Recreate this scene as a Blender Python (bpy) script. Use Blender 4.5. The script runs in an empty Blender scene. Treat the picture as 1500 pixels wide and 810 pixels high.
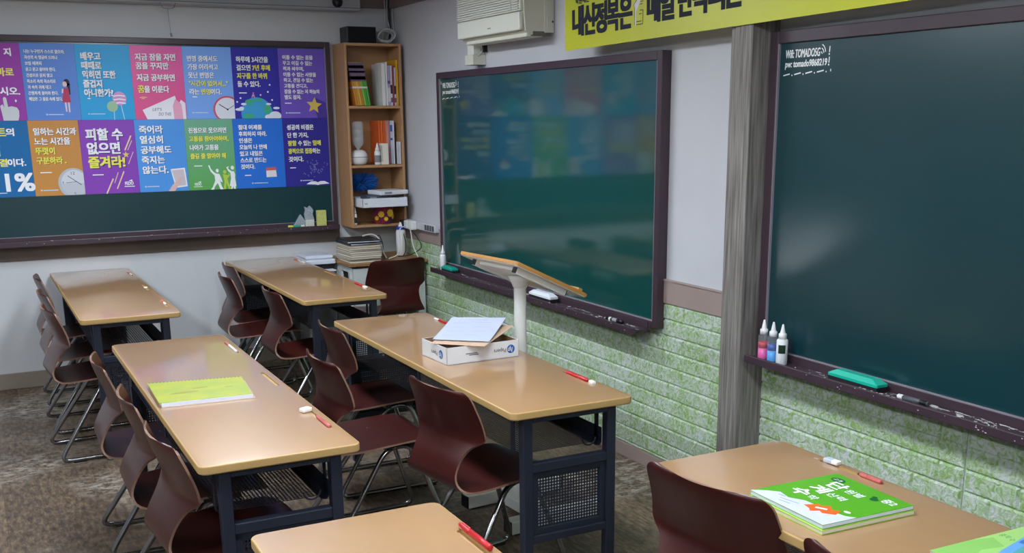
import bpy, bmesh, math, random
from mathutils import Vector, Matrix
random.seed(7)
PI = math.pi
SC = bpy.context.scene
COL = SC.collection

# ------------------------------------------------------------------ camera, world, exposure
cam_d = bpy.data.cameras.new('camera')
cam_d.sensor_fit = 'HORIZONTAL'; cam_d.sensor_width = 36.0
cam_d.lens = 1554.28 / 1500 * 36
cam_d.shift_x = (750 - 766.1) / 1500
cam_d.shift_y = (566.44 - 405) / 1500
cam_d.clip_start = 0.05
cam = bpy.data.objects.new('camera', cam_d); COL.objects.link(cam)
_R = Vector((0.88646878, -0.462703, -0.00888998)); _U = Vector((0.12181204, 0.21475505, 0.96904184)); _F = Vector((0.4464694, 0.86010825, -0.24673644))
cam.matrix_world = Matrix(((_R.x, _U.x, -_F.x, 0), (_R.y, _U.y, -_F.y, 0), (_R.z, _U.z, -_F.z, 1.6484), (0, 0, 0, 1)))
SC.camera = cam
w = bpy.data.worlds.new('world'); SC.world = w; w.use_nodes = True
w.node_tree.nodes['Background'].inputs[0].default_value = (0.75, 0.85, 1.0, 1)
w.node_tree.nodes['Background'].inputs[1].default_value = 0.15
SC.view_settings.view_transform = 'Standard'
SC.view_settings.look = 'None'
SC.view_settings.gamma = 1.0
SC.view_settings.use_curve_mapping = False
SC.view_settings.exposure = 0.0
LAMP_STRENGTH = 45.0
LAMP_COLOR = (0.83, 0.91, 1.0)
# ceiling lamps: (x, y, length along y, width along x)
LAMPS = [(1.15, 5.3), (1.15, 2.5), (1.15, -0.3), (-0.95, 5.3), (-0.95, 2.5), (-0.95, -0.3)]

XW, YW = 2.787, 7.297            # faces of the right and the back wall
XL, YF, ZC = -2.6, -2.4, 2.46    # left wall, front wall, ceiling

# ------------------------------------------------------------------ materials
def lin(c):
    return c / 12.92 if c <= 0.04045 else ((c + 0.055) / 1.055) ** 2.4
def hx(h, a=1.0):
    h = h.lstrip('#')
    return tuple(lin(int(h[i:i + 2], 16) / 255) for i in (0, 2, 4)) + (a,)
MATS = {}
def mat(name, col, rough=0.5, metal=0.0, spec=0.5, coat=0.0, trans=0.0, emit=0.0, alpha=1.0, noise=None, bump=None, ior=1.45, coat_rough=0.12, coat_ior=1.5):
    """plain procedural material; noise=(scale, second colour, contrast, stretch), bump=(scale, strength)"""
    if name in MATS: return MATS[name]
    m = bpy.data.materials.new(name); m.use_nodes = True
    nt = m.node_tree; b = nt.nodes['Principled BSDF']
    c = hx(col) if isinstance(col, str) else col
    b.inputs['Base Color'].default_value = c
    b.inputs['Roughness'].default_value = rough
    b.inputs['Metallic'].default_value = metal
    b.inputs['Specular IOR Level'].default_value = spec
    b.inputs['IOR'].default_value = ior
    b.inputs['Coat Weight'].default_value = coat
    b.inputs['Coat Roughness'].default_value = coat_rough; b.inputs['Coat IOR'].default_value = coat_ior
    b.inputs['Transmission Weight'].default_value = trans
    b.inputs['Alpha'].default_value = alpha
    if emit:
        b.inputs['Emission Color'].default_value = c; b.inputs['Emission Strength'].default_value = emit
    if noise or bump:
        tc = nt.nodes.new('ShaderNodeTexCoord')
    if noise:
        sc, c2, con, st = noise
        mp = nt.nodes.new('ShaderNodeMapping'); mp.inputs['Scale'].default_value = st
        nt.links.new(tc.outputs['Object'], mp.inputs['Vector'])
        n = nt.nodes.new('ShaderNodeTexNoise'); n.inputs['Scale'].default_value = sc; n.inputs['Detail'].default_value = 6
        nt.links.new(mp.outputs['Vector'], n.inputs['Vector'])
        r = nt.nodes.new('ShaderNodeValToRGB')
        r.color_ramp.elements[0].position = 0.5 - con; r.color_ramp.elements[1].position = 0.5 + con
        r.color_ramp.elements[0].color = c; r.color_ramp.elements[1].color = hx(c2)
        nt.links.new(n.outputs['Fac'], r.inputs['Fac']); nt.links.new(r.outputs['Color'], b.inputs['Base Color'])
    if bump:
        n2 = nt.nodes.new('ShaderNodeTexNoise'); n2.inputs['Scale'].default_value = bump[0]; n2.inputs['Detail'].default_value = 4
        nt.links.new(tc.outputs['Object'], n2.inputs['Vector'])
        bp = nt.nodes.new('ShaderNodeBump'); bp.inputs['Strength'].default_value = bump[1]; bp.inputs['Distance'].default_value = 0.004
        nt.links.new(n2.outputs['Fac'], bp.inputs['Height']); nt.links.new(bp.outputs['Normal'], b.inputs['Normal'])
    MATS[name] = m
    return m

def floor_material():
    m = bpy.data.materials.new('worn_plank_vinyl'); m.use_nodes = True; nt = m.node_tree; L = nt.links; b = nt.nodes['Principled BSDF']
    def N(t): return nt.nodes.new(t)
    tc = N('ShaderNodeTexCoord')
    mp = N('ShaderNodeMapping'); mp.inputs['Rotation'].default_value = (0, 0, PI / 2); L.new(tc.outputs['Object'], mp.inputs['Vector'])
    br = N('ShaderNodeTexBrick'); br.inputs['Scale'].default_value = 1.0; br.inputs['Brick Width'].default_value = 0.95; br.inputs['Row Height'].default_value = 0.155
    br.inputs['Mortar Size'].default_value = 0.0015; br.inputs['Color1'].default_value = (0.55, 0.55, 0.55, 1); br.inputs['Color2'].default_value = (1, 1, 1, 1); br.inputs['Mortar'].default_value = (0.4, 0.4, 0.4, 1)
    L.new(mp.outputs['Vector'], br.inputs['Vector'])
    mp2 = N('ShaderNodeMapping'); mp2.inputs['Scale'].default_value = (17, 5, 1); L.new(tc.outputs['Object'], mp2.inputs['Vector'])
    n = N('ShaderNodeTexNoise'); n.inputs['Scale'].default_value = 3.0; n.inputs['Detail'].default_value = 8; n.inputs['Roughness'].default_value = 0.7; L.new(mp2.outputs['Vector'], n.inputs['Vector'])
    r = N('ShaderNodeValToRGB'); e = r.color_ramp.elements
    e[0].position = 0.36; e[0].color = hx('#3c3026'); e[1].position = 0.66; e[1].color = hx('#8b785d')
    x = e.new(0.5); x.color = hx('#665444')
    L.new(n.outputs['Fac'], r.inputs['Fac'])
    mx = N('ShaderNodeMix'); mx.data_type = 'RGBA'; mx.blend_type = 'MULTIPLY'; mx.inputs['Factor'].default_value = 0.75
    L.new(r.outputs['Color'], mx.inputs['A']); L.new(br.outputs['Color'], mx.inputs['B'])
    # worn pale patches where the print has rubbed off
    n3 = N('ShaderNodeTexNoise'); n3.inputs['Scale'].default_value = 1.15; n3.inputs['Detail'].default_value = 3; L.new(tc.outputs['Object'], n3.inputs['Vector'])
    mp4 = N('ShaderNodeMapping'); mp4.inputs['Scale'].default_value = (9, 16, 1); L.new(tc.outputs['Object'], mp4.inputs['Vector'])
    n4 = N('ShaderNodeTexNoise'); n4.inputs['Scale'].default_value = 1.6; n4.inputs['Detail'].default_value = 7; n4.inputs['Roughness'].default_value = 0.75; L.new(mp4.outputs['Vector'], n4.inputs['Vector'])
    r3 = N('ShaderNodeValToRGB'); r3.color_ramp.elements[0].position = 0.50; r3.color_ramp.elements[1].position = 0.61; L.new(n3.outputs['Fac'], r3.inputs['Fac'])
    r4 = N('ShaderNodeValToRGB'); r4.color_ramp.elements[0].position = 0.46; r4.color_ramp.elements[1].position = 0.62; L.new(n4.outputs['Fac'], r4.inputs['Fac'])
    mu = N('ShaderNodeMath'); mu.operation = 'MULTIPLY'; L.new(r3.outputs['Color'], mu.inputs[0]); L.new(r4.outputs['Color'], mu.inputs[1])
    mx2 = N('ShaderNodeMix'); mx2.data_type = 'RGBA'; L.new(mu.outputs[0], mx2.inputs['Factor']); L.new(mx.outputs['Result'], mx2.inputs['A']); mx2.inputs['B'].default_value = hx('#aaa297')
    L.new(mx2.outputs['Result'], b.inputs['Base Color'])
    b.inputs['Roughness'].default_value = 0.42
    bp = N('ShaderNodeBump'); bp.inputs['Strength'].default_value = 0.15; bp.inputs['Distance'].default_value = 0.002
    L.new(n.outputs['Fac'], bp.inputs['Height']); L.new(bp.outputs['Normal'], b.inputs['Normal'])
    return m

def foam_material():
    m = bpy.data.materials.new('printed_foam_brick'); m.use_nodes = True; nt = m.node_tree; L = nt.links; b = nt.nodes['Principled BSDF']
    def N(t): return nt.nodes.new(t)
    tc = N('ShaderNodeTexCoord')
    n = N('ShaderNodeTexNoise'); n.inputs['Scale'].default_value = 46; n.inputs['Detail'].default_value = 4; n.inputs['Distortion'].default_value = 1.2; L.new(tc.outputs['Object'], n.inputs['Vector'])
    n2 = N('ShaderNodeTexNoise'); n2.inputs['Scale'].default_value = 6.0; n2.inputs['Detail'].default_value = 3; L.new(tc.outputs['Object'], n2.inputs['Vector'])
    ad = N('ShaderNodeMath'); ad.operation = 'MULTIPLY_ADD'; ad.inputs[1].default_value = 0.34; L.new(n2.outputs['Fac'], ad.inputs[0])
    sb = N('ShaderNodeMath'); sb.operation = 'SUBTRACT'; sb.inputs[1].default_value = 0.17; L.new(n.outputs['Fac'], sb.inputs[0]); L.new(sb.outputs[0], ad.inputs[2])
    r = N('ShaderNodeValToRGB'); e = r.color_ramp.elements
    e[0].position = 0.38; e[0].color = hx('#cad2cc'); e[1].position = 0.66; e[1].color = hx('#8db065')
    x = e.new(0.5); x.color = hx('#b1c6a5')
    L.new(ad.outputs[0], r.inputs['Fac']); L.new(r.outputs['Color'], b.inputs['Base Color'])
    b.inputs['Roughness'].default_value = 0.55
    bp = N('ShaderNodeBump'); bp.inputs['Strength'].default_value = 0.9; bp.inputs['Distance'].default_value = 0.009
    L.new(n.outputs['Fac'], bp.inputs['Height']); L.new(bp.outputs['Normal'], b.inputs['Normal'])
    return m

M_FLOOR = floor_material(); M_FOAM = foam_material()
M_WALL = mat('painted_wall', '#c9cacf', 0.62, noise=(2.2, '#c3c4c9', 0.25, (1, 1, 1)), bump=(90, 0.05))
M_WALLB = mat('painted_back_wall', '#d0d1d4', 0.62, noise=(1.6, '#c6c7c9', 0.3, (1, 1, 1)), bump=(90, 0.05))
M_CEIL = mat('ceiling_board', '#dcdcda', 0.8, bump=(120, 0.1))
M_TAUPE = mat('taupe_trim', '#a4928c', 0.5, noise=(3, '#9a8882', 0.3, (1, 1, 1)))
M_CROWN = mat('crown_trim', '#7d6c6e', 0.5)
M_BAND = mat('brown_band', '#6f6056', 0.5, noise=(3, '#665750', 0.3, (4, 1, 1)))
M_PILLAR = mat('grey_barnwood', '#9a9590', 0.6, noise=(6, '#4f4a44', 0.26, (16, 16, 0.7)), bump=(60, 0.2))
M_FRAME = mat('dark_board_frame', '#46363f', 0.38, noise=(9, '#3d2f37', 0.3, (1, 1, 1)))
M_BOARD = mat('glossy_green_board', '#094643', 0.4, spec=0.2, coat=1.0, coat_rough=0.075, coat_ior=1.74, noise=(1.6, '#0b4c49', 0.25, (1, 1, 2)))
M_BOARD2 = mat('older_green_board', '#08333a', 0.4, spec=0.2, coat=1.0, coat_rough=0.22, coat_ior=1.5, noise=(1.6, '#0b393e', 0.25, (1, 1, 2)))
M_WALLL = mat('left_wall_paint', '#8b8b8d', 0.7)
M_DUST = mat('chalk_dust', '#c9c6c6', 0.9)
M_CHALK = mat('chalk_white', '#e9eeee', 0.9)
M_DESK = mat('desk_laminate', '#af885f', 0.38, spec=0.4, coat=1.0, coat_rough=0.09, coat_ior=1.62, noise=(4, '#a98259', 0.25, (3, 1, 3)))
M_GROOVE = mat('desk_edge', '#b7955f', 0.45)
M_NAVY = mat('navy_powder_coat', '#222735', 0.45, bump=(300, 0.08))
M_CHAIR = mat('stained_plywood', '#421614', 0.32, spec=0.4, coat=0.08, noise=(5, '#36110f', 0.3, (1.5, 8, 1.5)))
M_PLYEDGE = mat('plywood_edge', '#80604f', 0.5)
M_CHROME = mat('chrome', '#9c9c9e', 0.2, metal=1.0)
M_STEELDARK = mat('dark_bracket', '#222226', 0.4)
M_BLACK = mat('black_plastic', '#17171b', 0.4)
M_WHITE = mat('white_plastic', '#e6e6e6', 0.4)
M_IVORY = mat('ivory_plastic', '#dcdccb', 0.42)
M_IVORYD = mat('ivory_shadow_gap', '#6a6a62', 0.6)
M_PAPER = mat('white_paper', '#d6dae6', 0.8)
M_CREAM = mat('cream_paper', '#ddd4c0', 0.8)
M_SHELF = mat('bookshelf_wood', '#b98f66', 0.45, noise=(5, '#ae845c', 0.3, (4, 4, 0.6)))
M_OAK = mat('oak_edge', '#bb8845', 0.4, noise=(9, '#ac7a39', 0.3, (1, 6, 1)))
M_TABLEW = mat('white_table_paint', '#cdd2d0', 0.45)
M_RED = mat('red_plastic', '#b81f27', 0.28)
M_PINK = mat('pink_plastic', '#c4635e', 0.35)
M_ERASER = mat('white_rubber', '#efece6', 0.7)
M_TEAL = mat('teal_plastic', '#0f9a86', 0.4)
M_FELT = mat('black_felt', '#1d1b20', 0.95)
M_CLEAR = mat('clear_plastic', '#e4ecf0', 0.1, alpha=0.32)
M_BLUE = mat('logo_blue', '#1f5fa8', 0.5)
M_INK = mat('grey_ink', '#5a5e68', 0.8)
M_YELLOW = mat('poster_yellow', '#ecea5c', 0.6)
M_PW = mat('poster_white', '#f2f3f8', 0.6)

# ------------------------------------------------------------------ mesh helpers
class MB:
    def __init__(s): s.v = []; s.f = []; s.m = []; s.sm = []
    def add(s, vs, fs, m=0, smooth=False):
        o = len(s.v); s.v += [tuple(v) for v in vs]
        for f in fs:
            s.f.append(tuple(i + o for i in f)); s.m.append(m); s.sm.append(smooth)
        return s
    def box(s, x0, x1, y0, y1, z0, z1, b=0.0, m=0, M=None):
        bm = bmesh.new(); bmesh.ops.create_cube(bm, size=1)
        bmesh.ops.scale(bm, verts=bm.verts, vec=(abs(x1 - x0), abs(y1 - y0), abs(z1 - z0)))
        bmesh.ops.translate(bm, verts=bm.verts, vec=((x0 + x1) / 2, (y0 + y1) / 2, (z0 + z1) / 2))
        if b > 0: bmesh.ops.bevel(bm, geom=bm.edges[:], offset=b, segments=2, affect='EDGES', profile=0.5)
        if M is not None: bmesh.ops.transform(bm, matrix=M, verts=bm.verts)
        s.bm(bm, m); return s
    def bm(s, bm, m=0, smooth=False):
        bm.verts.index_update()
        s.add([v.co[:] for v in bm.verts], [[v.index for v in f.verts] for f in bm.faces], m, smooth); bm.free()
    def tube(s, pts, r, seg=10, m=0, cap=True, closed=False):
        pts = [Vector(p) for p in pts]; n = len(pts); rings = []; up = None
        for i, p in enumerate(pts):
            if closed: t = pts[(i + 1) % n] - pts[i - 1]
            else: t = pts[min(i + 1, n - 1)] - pts[max(i - 1, 0)]
            t.normalize()
            if up is None: up = t.orthogonal().normalized()
            else:
                up = up - t * up.dot(t)
                up = up.normalized() if up.length > 1e-6 else t.orthogonal().normalized()
            sd = t.cross(up); rr = r[i] if isinstance(r, (list, tuple)) else r
            rings.append([p + (up * math.cos(a) + sd * math.sin(a)) * rr for a in [2 * PI * k / seg for k in range(seg)]])
        vs = [v for R in rings for v in R]; fs = []
        for i in range(n if closed else n - 1):
            j = (i + 1) % n
            for k in range(seg):
                k2 = (k + 1) % seg; fs.append((i * seg + k, i * seg + k2, j * seg + k2, j * seg + k))
        s.add(vs, fs, m, True)
        if cap and not closed:
            s.add(rings[0], [tuple(range(seg))[::-1]], m); s.add(rings[-1], [tuple(range(seg))], m)
        return s
    def lathe(s, prof, seg=24, m=0, M=None):
        vs = []; fs = []
        for r, z in prof:
            for k in range(seg):
                a = 2 * PI * k / seg; vs.append(Vector((max(r, 1e-4) * math.cos(a), max(r, 1e-4) * math.sin(a), z)))
        for i in range(len(prof) - 1):
            for k in range(seg):
                k2 = (k + 1) % seg; fs.append((i * seg + k, i * seg + k2, (i + 1) * seg + k2, (i + 1) * seg + k))
        fs.append(tuple(range(seg))[::-1]); fs.append(tuple(range((len(prof) - 1) * seg, len(prof) * seg)))
        if M is not None: vs = [M @ v for v in vs]
        s.add(vs, fs, m, True); return s
    def prism(s, poly, z0, z1, m=0, M=None):
        n = len(poly); vs = [Vector((x, y, z0)) for x, y in poly] + [Vector((x, y, z1)) for x, y in poly]
        fs = [tuple(range(n))[::-1], tuple(range(n, 2 * n))] + [(i, (i + 1) % n, n + (i + 1) % n, n + i) for i in range(n)]
        if M is not None: vs = [M @ v for v in vs]
        s.add(vs, fs, m); return s
    def build(s, name, mats, parent=None, auto=None):
        me = bpy.data.meshes.new(name); me.from_pydata(s.v, [], s.f)
        if not isinstance(mats, (list, tuple)): mats = [mats]
        for mm in mats: me.materials.append(mm)
        me.polygons.foreach_set('material_index', s.m); me.polygons.foreach_set('use_smooth', s.sm)
        bm = bmesh.new(); bm.from_mesh(me); bmesh.ops.recalc_face_normals(bm, faces=bm.faces); bm.to_mesh(me); bm.free()
        if auto: me.set_sharp_from_angle(angle=math.radians(auto))
        me.update()
        o = bpy.data.objects.new(name, me); COL.objects.link(o)
        if parent is not None: o.parent = parent
        return o

def tag(o, label, cat, group=None):
    o['label'] = label; o['category'] = cat
    if group: o['group'] = group
    return o
def thing(name, label, cat, loc=(0, 0, 0), rotz=0.0, group=None, M=None):
    o = bpy.data.objects.new(name, None); COL.objects.link(o); o.empty_display_size = 0.05
    if M is not None: o.matrix_world = M
    else: o.location = loc; o.rotation_euler = (0, 0, rotz)
    return tag(o, label, cat, group)
def struct(name, mb, m, auto=None):
    o = mb.build(name, m, None, auto); o['kind'] = 'structure'; return o
def copy_tree(o, parent=None):
    c = o.copy(); COL.objects.link(c); c.parent = parent
    for ch in list(o.children): copy_tree(ch, c)
    return c
def rounded(pts, r, n=5, closed=False):
    """polyline with rounded corners"""
    pts = [Vector(p) for p in pts]; out = []; N = len(pts)
    for i, p in enumerate(pts):
        if not closed and i in (0, N - 1): out.append(p); continue
        a = pts[i - 1]; b = pts[(i + 1) % N]; da = (a - p); db = (b - p)
        k = min(r, da.length * 0.48, db.length * 0.48); A = p + da.normalized() * k; B = p + db.normalized() * k
        for j in range(n + 1):
            t = j / n; out.append(A * (1 - t) ** 2 + p * 2 * t * (1 - t) + B * t * t)
    return out
def spline(pts, n=8):
    pts = [Vector(p) for p in pts]; P = [pts[0]] + pts + [pts[-1]]; out = []
    for i in range(1, len(P) - 2):
        for j in range(n):
            t = j / n; a, b, c, d = P[i - 1], P[i], P[i + 1], P[i + 2]
            out.append(0.5 * (2 * b + (c - a) * t + (2 * a - 5 * b + 4 * c - d) * t * t + (3 * b - a - 3 * c + d) * t ** 3))
    out.append(pts[-1]); return out
def rrect(x0, x1, y0, y1, r, n=5):
    o = []
    for cx, cy, a0 in ((x1 - r, y1 - r, 0), (x0 + r, y1 - r, PI / 2), (x0 + r, y0 + r, PI), (x1 - r, y0 + r, 1.5 * PI)):
        for k in range(n + 1):
            a = a0 + PI / 2 * k / n; o.append((cx + r * math.cos(a), cy + r * math.sin(a)))
    return o
def ell(cx, cy, rx, ry=None, n=28, a0=0.0, a1=2 * PI):
    ry = rx if ry is None else ry
    full = abs(a1 - a0 - 2 * PI) < 1e-6
    return [(cx + rx * math.cos(a0 + (a1 - a0) * k / (n if full else n - 1)), cy + ry * math.sin(a0 + (a1 - a0) * k / (n if full else n - 1))) for k in range(n)]
def basis(X, Y, Z, o):
    X, Y, Z, o = Vector(X), Vector(Y), Vector(Z), Vector(o)
    return Matrix(((X.x, Y.x, Z.x, o.x), (X.y, Y.y, Z.y, o.y), (X.z, Y.z, Z.z, o.z), (0, 0, 0, 1)))
def on_back(x, z, y): return basis((1, 0, 0), (0, 0, 1), (0, -1, 0), (x, y, z))        # faces -y
def on_right(y, z, x): return basis((0, -1, 0), (0, 0, 1), (-1, 0, 0), (x, y, z))      # faces -x
def T(x, y, z): return Matrix.Translation((x, y, z))
def RZ(a): return Matrix.Rotation(a, 4, 'Z')

def text_geo(body, bold=0.0):
    c = bpy.data.curves.new('writing', 'FONT'); c.body = body; c.size = 1.0; c.offset = bold; c.resolution_u = 3
    o = bpy.data.objects.new('writing', c); COL.objects.link(o)
    dg = bpy.context.evaluated_depsgraph_get(); me = bpy.data.meshes.new_from_object(o.evaluated_get(dg))
    vs = [v.co.copy() for v in me.vertices]; fs = [tuple(p.vertices) for p in me.polygons]
    bpy.data.objects.remove(o); bpy.data.curves.remove(c); bpy.data.meshes.remove(me)
    return vs, fs
def put_text(mb, body, x, y, h, z=0.0012, w=None, bold=0.02, m=0, M=None, align='l', slant=0.0, shadow=None):
    """writes body with its line box bottom-left at x, y; h = height of the letters; w = width to fit; shadow = material slot of a printed drop shadow"""
    vs, fs = text_geo(body, 0.0)
    if not vs: return
    x0 = min(v.x for v in vs); x1 = max(v.x for v in vs); y0 = min(v.y for v in vs); y1 = max(v.y for v in vs)
    sy = h / (y1 - y0); sx = sy if w is None else w / (x1 - x0)
    wd = (x1 - x0) * sx; ox = x - (wd if align == 'r' else wd / 2 if align == 'c' else 0)
    d = bold * h
    def layer(dx, dy, dz, mm):
        out = [Vector((ox + (v.x - x0) * sx + (v.y - y0) * sy * slant + dx, y + (v.y - y0) * sy + dy, z + dz)) for v in vs]
        if M is not None: out = [M @ v for v in out]
        mb.add(out, fs, mm)
    if shadow is not None:
        for dx, dy in ((d + .045 * h, -d - .02 * h), (d + .075 * h, -d - .05 * h)): layer(dx, dy, -0.0003, shadow)
    for k, (dx, dy) in enumerate([(a * d, b * d * .6) for a in (-1, -.33, .33, 1) for b in (-1, 0, 1)] if bold > .06 else ((-d, -d * .6), (d, -d * .6), (-d, d * .6), (d, d * .6)) if d > 0 else ((0, 0),)): layer(dx, dy, k * 0.00002, m)
def flat(mb, poly, z=0.001, m=0, M=None, t=0.0):
    vs = [Vector((x, y, z)) for x, y in poly]
    if M is not None: vs = [M @ v for v in vs]
    mb.add(vs, [tuple(range(len(poly)))], m)
def stroke(pts, wd):
    """a 2D band polygon along pts"""
    L_ = []; R_ = []
    for i, p in enumerate(pts):
        a = Vector(pts[max(i - 1, 0)]); b = Vector(pts[min(i + 1, len(pts) - 1)]); d = (b - a).normalized(); n = Vector((-d.y, d.x)) * wd / 2
        L_.append((p[0] + n.x, p[1] + n.y)); R_.append((p[0] - n.x, p[1] - n.y))
    return L_ + R_[::-1]

def rebase(t, x, y, z=0.0):
    """moves a thing's Empty to its base, leaving its parts where they stand"""
    d = Vector((x, y, z)) - t.location; t.location = (x, y, z)
    for ch in t.children: ch.data.transform(Matrix.Translation(-d))
M_INKC = mat('ink_bottle_clear', '#e4ecf0', 0.1, alpha=0.10)

# ------------------------------------------------------------------ the room
struct('floor', MB().box(XL - 0.2, XW + 0.2, YF - 0.2, YW + 0.2, -0.1, 0), M_FLOOR)
struct('ceiling', MB().box(XL - 0.2, XW + 0.2, YF - 0.2, YW + 0.2, ZC, ZC + 0.1), M_CEIL)
struct('wall_back', MB().box(XL - 0.2, XW + 0.2, YW, YW + 0.15, 0, ZC), M_WALLB)
struct('wall_right', MB().box(XW, XW + 0.15, YF - 0.2, YW, 0, ZC), M_WALL)
struct('wall_left', MB().box(XL - 0.15, XL, YF - 0.2, YW, 0, ZC), M_WALLL)
struct('wall_front', MB().box(XL, XW, YF - 0.15, YF, 0, ZC), M_WALL)
struct('baseboard_back', MB().box(XL, XW, YW - 0.014, YW, 0, 0.102, 0.003), mat('beige_baseboard', '#8f8376', 0.5, noise=(4, '#877b6e', 0.3, (1, 1, 1))))
struct('baseboard_right', MB().box(XW - 0.016, XW, YF, YW - 0.014, 0, 0.071, 0.003), M_TAUPE)
# printed foam bricks below the rail of the right wall, one cladding per side of the panel joint
def foam(name, y0, y1):
    mb = MB(); mb.box(XW - 0.004, XW, y0, y1, 0.071, 0.82)
    rh = 0.0735; bl = 0.206; z = 0.818; row = 0
    while z > 0.075:
        zb = max(z - rh, 0.072); y = y1 + (bl / 2 if row % 2 else 0)
        while y > y0:
            ya, yb = max(y - bl, y0), min(y, y1)
            if yb - ya > 0.012:
                g = 0.0018; e = 0.006
                A = [(ya + g, zb + g), (yb - g, zb + g), (yb - g, z - g), (ya + g, z - g)]
                B = [(ya + g + e, zb + g + e), (yb - g - e, zb + g + e), (yb - g - e, z - g - e), (ya + g + e, z - g - e)]
                mb.add([(XW - 0.004, p, q) for p, q in A] + [(XW - 0.0105, p, q) for p, q in B],
                       [(0, 1, 5, 4), (1, 2, 6, 5), (2, 3, 7, 6), (3, 0, 4, 7), (4, 5, 6, 7)])
            y -= bl
        z -= rh; row += 1
    return struct(name, mb, M_FOAM)
foam('trim_1', 2.249, YW - 0.002)
foam('trim_2', -0.4, 2.243)
struct('trim_3', MB().box(XW - 0.014, XW, -0.4, YW - 0.002, 0.82, 0.926, 0.003).box(XW - 0.018, XW, -0.4, YW - 0.002, 0.922, 0.93, 0.002), M_TAUPE)
struct('trim_4', MB().box(XL, 2.335, YW - 0.012, YW, 0.806, 0.925, 0.003), M_BAND)
struct('trim_5', MB().box(XL, XW, YW - 0.03, YW, 2.375, ZC, 0.003), M_CROWN)
struct('trim_6', MB().box(XW - 0.03, XW, YF, YW - 0.03, 2.375, ZC, 0.003), M_CROWN)
# the wood-clad column between the two green boards
mb = MB(); mb.box(2.655, XW, 3.252, 3.352, 0, ZC, 0.004)
mb.box(2.668, XW, 3.352, 3.392, 0, ZC, 0.004); mb.box(2.70, XW, 3.392, 3.42, 0, ZC, 0.004)
struct('trim_7', mb, M_PILLAR)

for i, (lx, ly) in enumerate(LAMPS):
    side = 'right-hand' if lx > 0 else 'left-hand'
    pos = ('nearest the poster wall', 'in the middle of the room', 'farthest from the poster wall')[i % 3]
    t = thing('ceiling_light', 'flat white ceiling light in the %s row, %s' % (side, pos), 'ceiling light', (lx, ly, ZC), 0, 'flat ceiling lights')
    MB().box(-0.17, 0.17, -0.63, 0.63, -0.045, 0.0, 0.004).build('housing', M_WHITE, t)
    md = mat('lamp_diffuser', LAMP_COLOR + (1,), 0.5, emit=LAMP_STRENGTH)
    MB().box(-0.145, 0.145, -0.6, 0.6, -0.052, -0.0455, 0.002).build('diffuser', md, t)

# ------------------------------------------------------------------ chalkboards
def chalkboard(label, M, W, H, fw, depth=0.05, tray=None, group=None, face=M_BOARD):
    """local: x along the board, y up, z out of the wall; origin = lower left corner on the wall"""
    t = thing('chalkboard', label, 'chalkboard', M=M, group=group)
    f = MB()
    f.box(0, fw, 0, H, 0, depth, 0.003); f.box(W - fw, W, 0, H, 0, depth, 0.003)
    f.box(fw, W - fw, H - fw, H, 0, depth, 0.003); f.box(fw, W - fw, 0, fw * 0.8, 0, depth, 0.003)
    f.build('frame', M_FRAME, t)
    MB().box(fw - 0.003, W - fw + 0.003, fw * 0.7, H - fw + 0.003, 0.006, depth - 0.012).build('writing_surface', face, t)
    a = MB(); e = 0.004
    a.box(fw, fw + e, fw * 0.8, H - fw, depth - 0.014, depth - 0.002); a.box(W - fw - e, W - fw, fw * 0.8, H - fw, depth - 0.014, depth - 0.002); a.box(fw, W - fw, fw * 0.8, fw * 0.8 + e, depth - 0.014, depth - 0.001)
    a.build('inner_bead', mat('grey_bead', '#8e8790', 0.5), t)
    x0, x1, dz, reach = tray
    tr = MB(); tr.box(x0, x1, dz - 0.012, dz, depth - 0.005, reach - 0.008, 0.001); tr.box(x0, x1, dz - 0.022, dz + 0.010, reach - 0.012, reach, 0.0035)
    tr.box(x0, x1, dz, dz + 0.03, depth - 0.004, depth + 0.004, 0.001)
    tro = tr.build('chalk_tray', M_FRAME, t)
    random.seed(int(W * 1000)); d = MB()
    for k in range(int((420 if W > 2.5 and tray[3] > .132 and tray[2] > 0 else 150) * (x1 - x0) / 2.4)):
        px = x0 + 0.05 + (x1 - x0 - 0.08) * (random.random() ** (0.55 if W < 3 else 1)); pz = depth + 0.012 + abs(random.gauss(0, 0.018)); l = random.choice([0.002, 0.003, 0.005, 0.012, 0.028])
        if pz > reach - 0.016: continue
        d.box(px, px + l, dz - 0.0005, dz + random.choice([.0006, .001, .002]), pz, pz + random.choice([.0012, .002, .003]))
    for k in range(int((70 if tray[2] > 0 else 14) * (x1 - x0) / 2.4)):
        px = x0 + 0.05 + (x1 - x0 - 0.08) * (random.random() ** 0.5); d.box(px, px + random.choice([.003, .006, .014]), dz + 0.0095, dz + 0.0112, reach - 0.0075 + random.uniform(-.002, .002), reach - 0.003)
        px = x0 + 0.05 + (x1 - x0 - 0.08) * (random.random() ** 0.5); d.box(px, px + random.choice([.002, .004, .006]), *(lambda q: (q, q + .003))(dz + random.uniform(-.018, .006)), reach - 0.001, reach + 0.0006)
    d.build('chalk_dust', M_DUST, tro)['kind'] = 'stuff'
    return t
b1 = chalkboard('glossy green chalkboard between the bookshelf and the grey column, mirroring the posters', on_right(6.426, 0.700, XW), 2.481, 1.220, 0.039, tray=(0.012, 2.415, -0.008, 0.134), group='green chalkboards on the right wall')
b2 = chalkboard('glossy green chalkboard at the far right of the picture, with bottles on its tray', on_right(3.248, 0.718, XW), 2.60, 1.226, 0.044, tray=(0.028, 2.56, 0.006, 0.134), face=M_BOARD2, group='green chalkboards on the right wall')
b3 = chalkboard('long green chalkboard on the back wall covered with study posters', on_back(-1.3, 0.922, YW), 3.618, 1.224, 0.036, tray=(0.0, 3.60, 0.0, 0.13), face=M_BOARD2)

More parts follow.
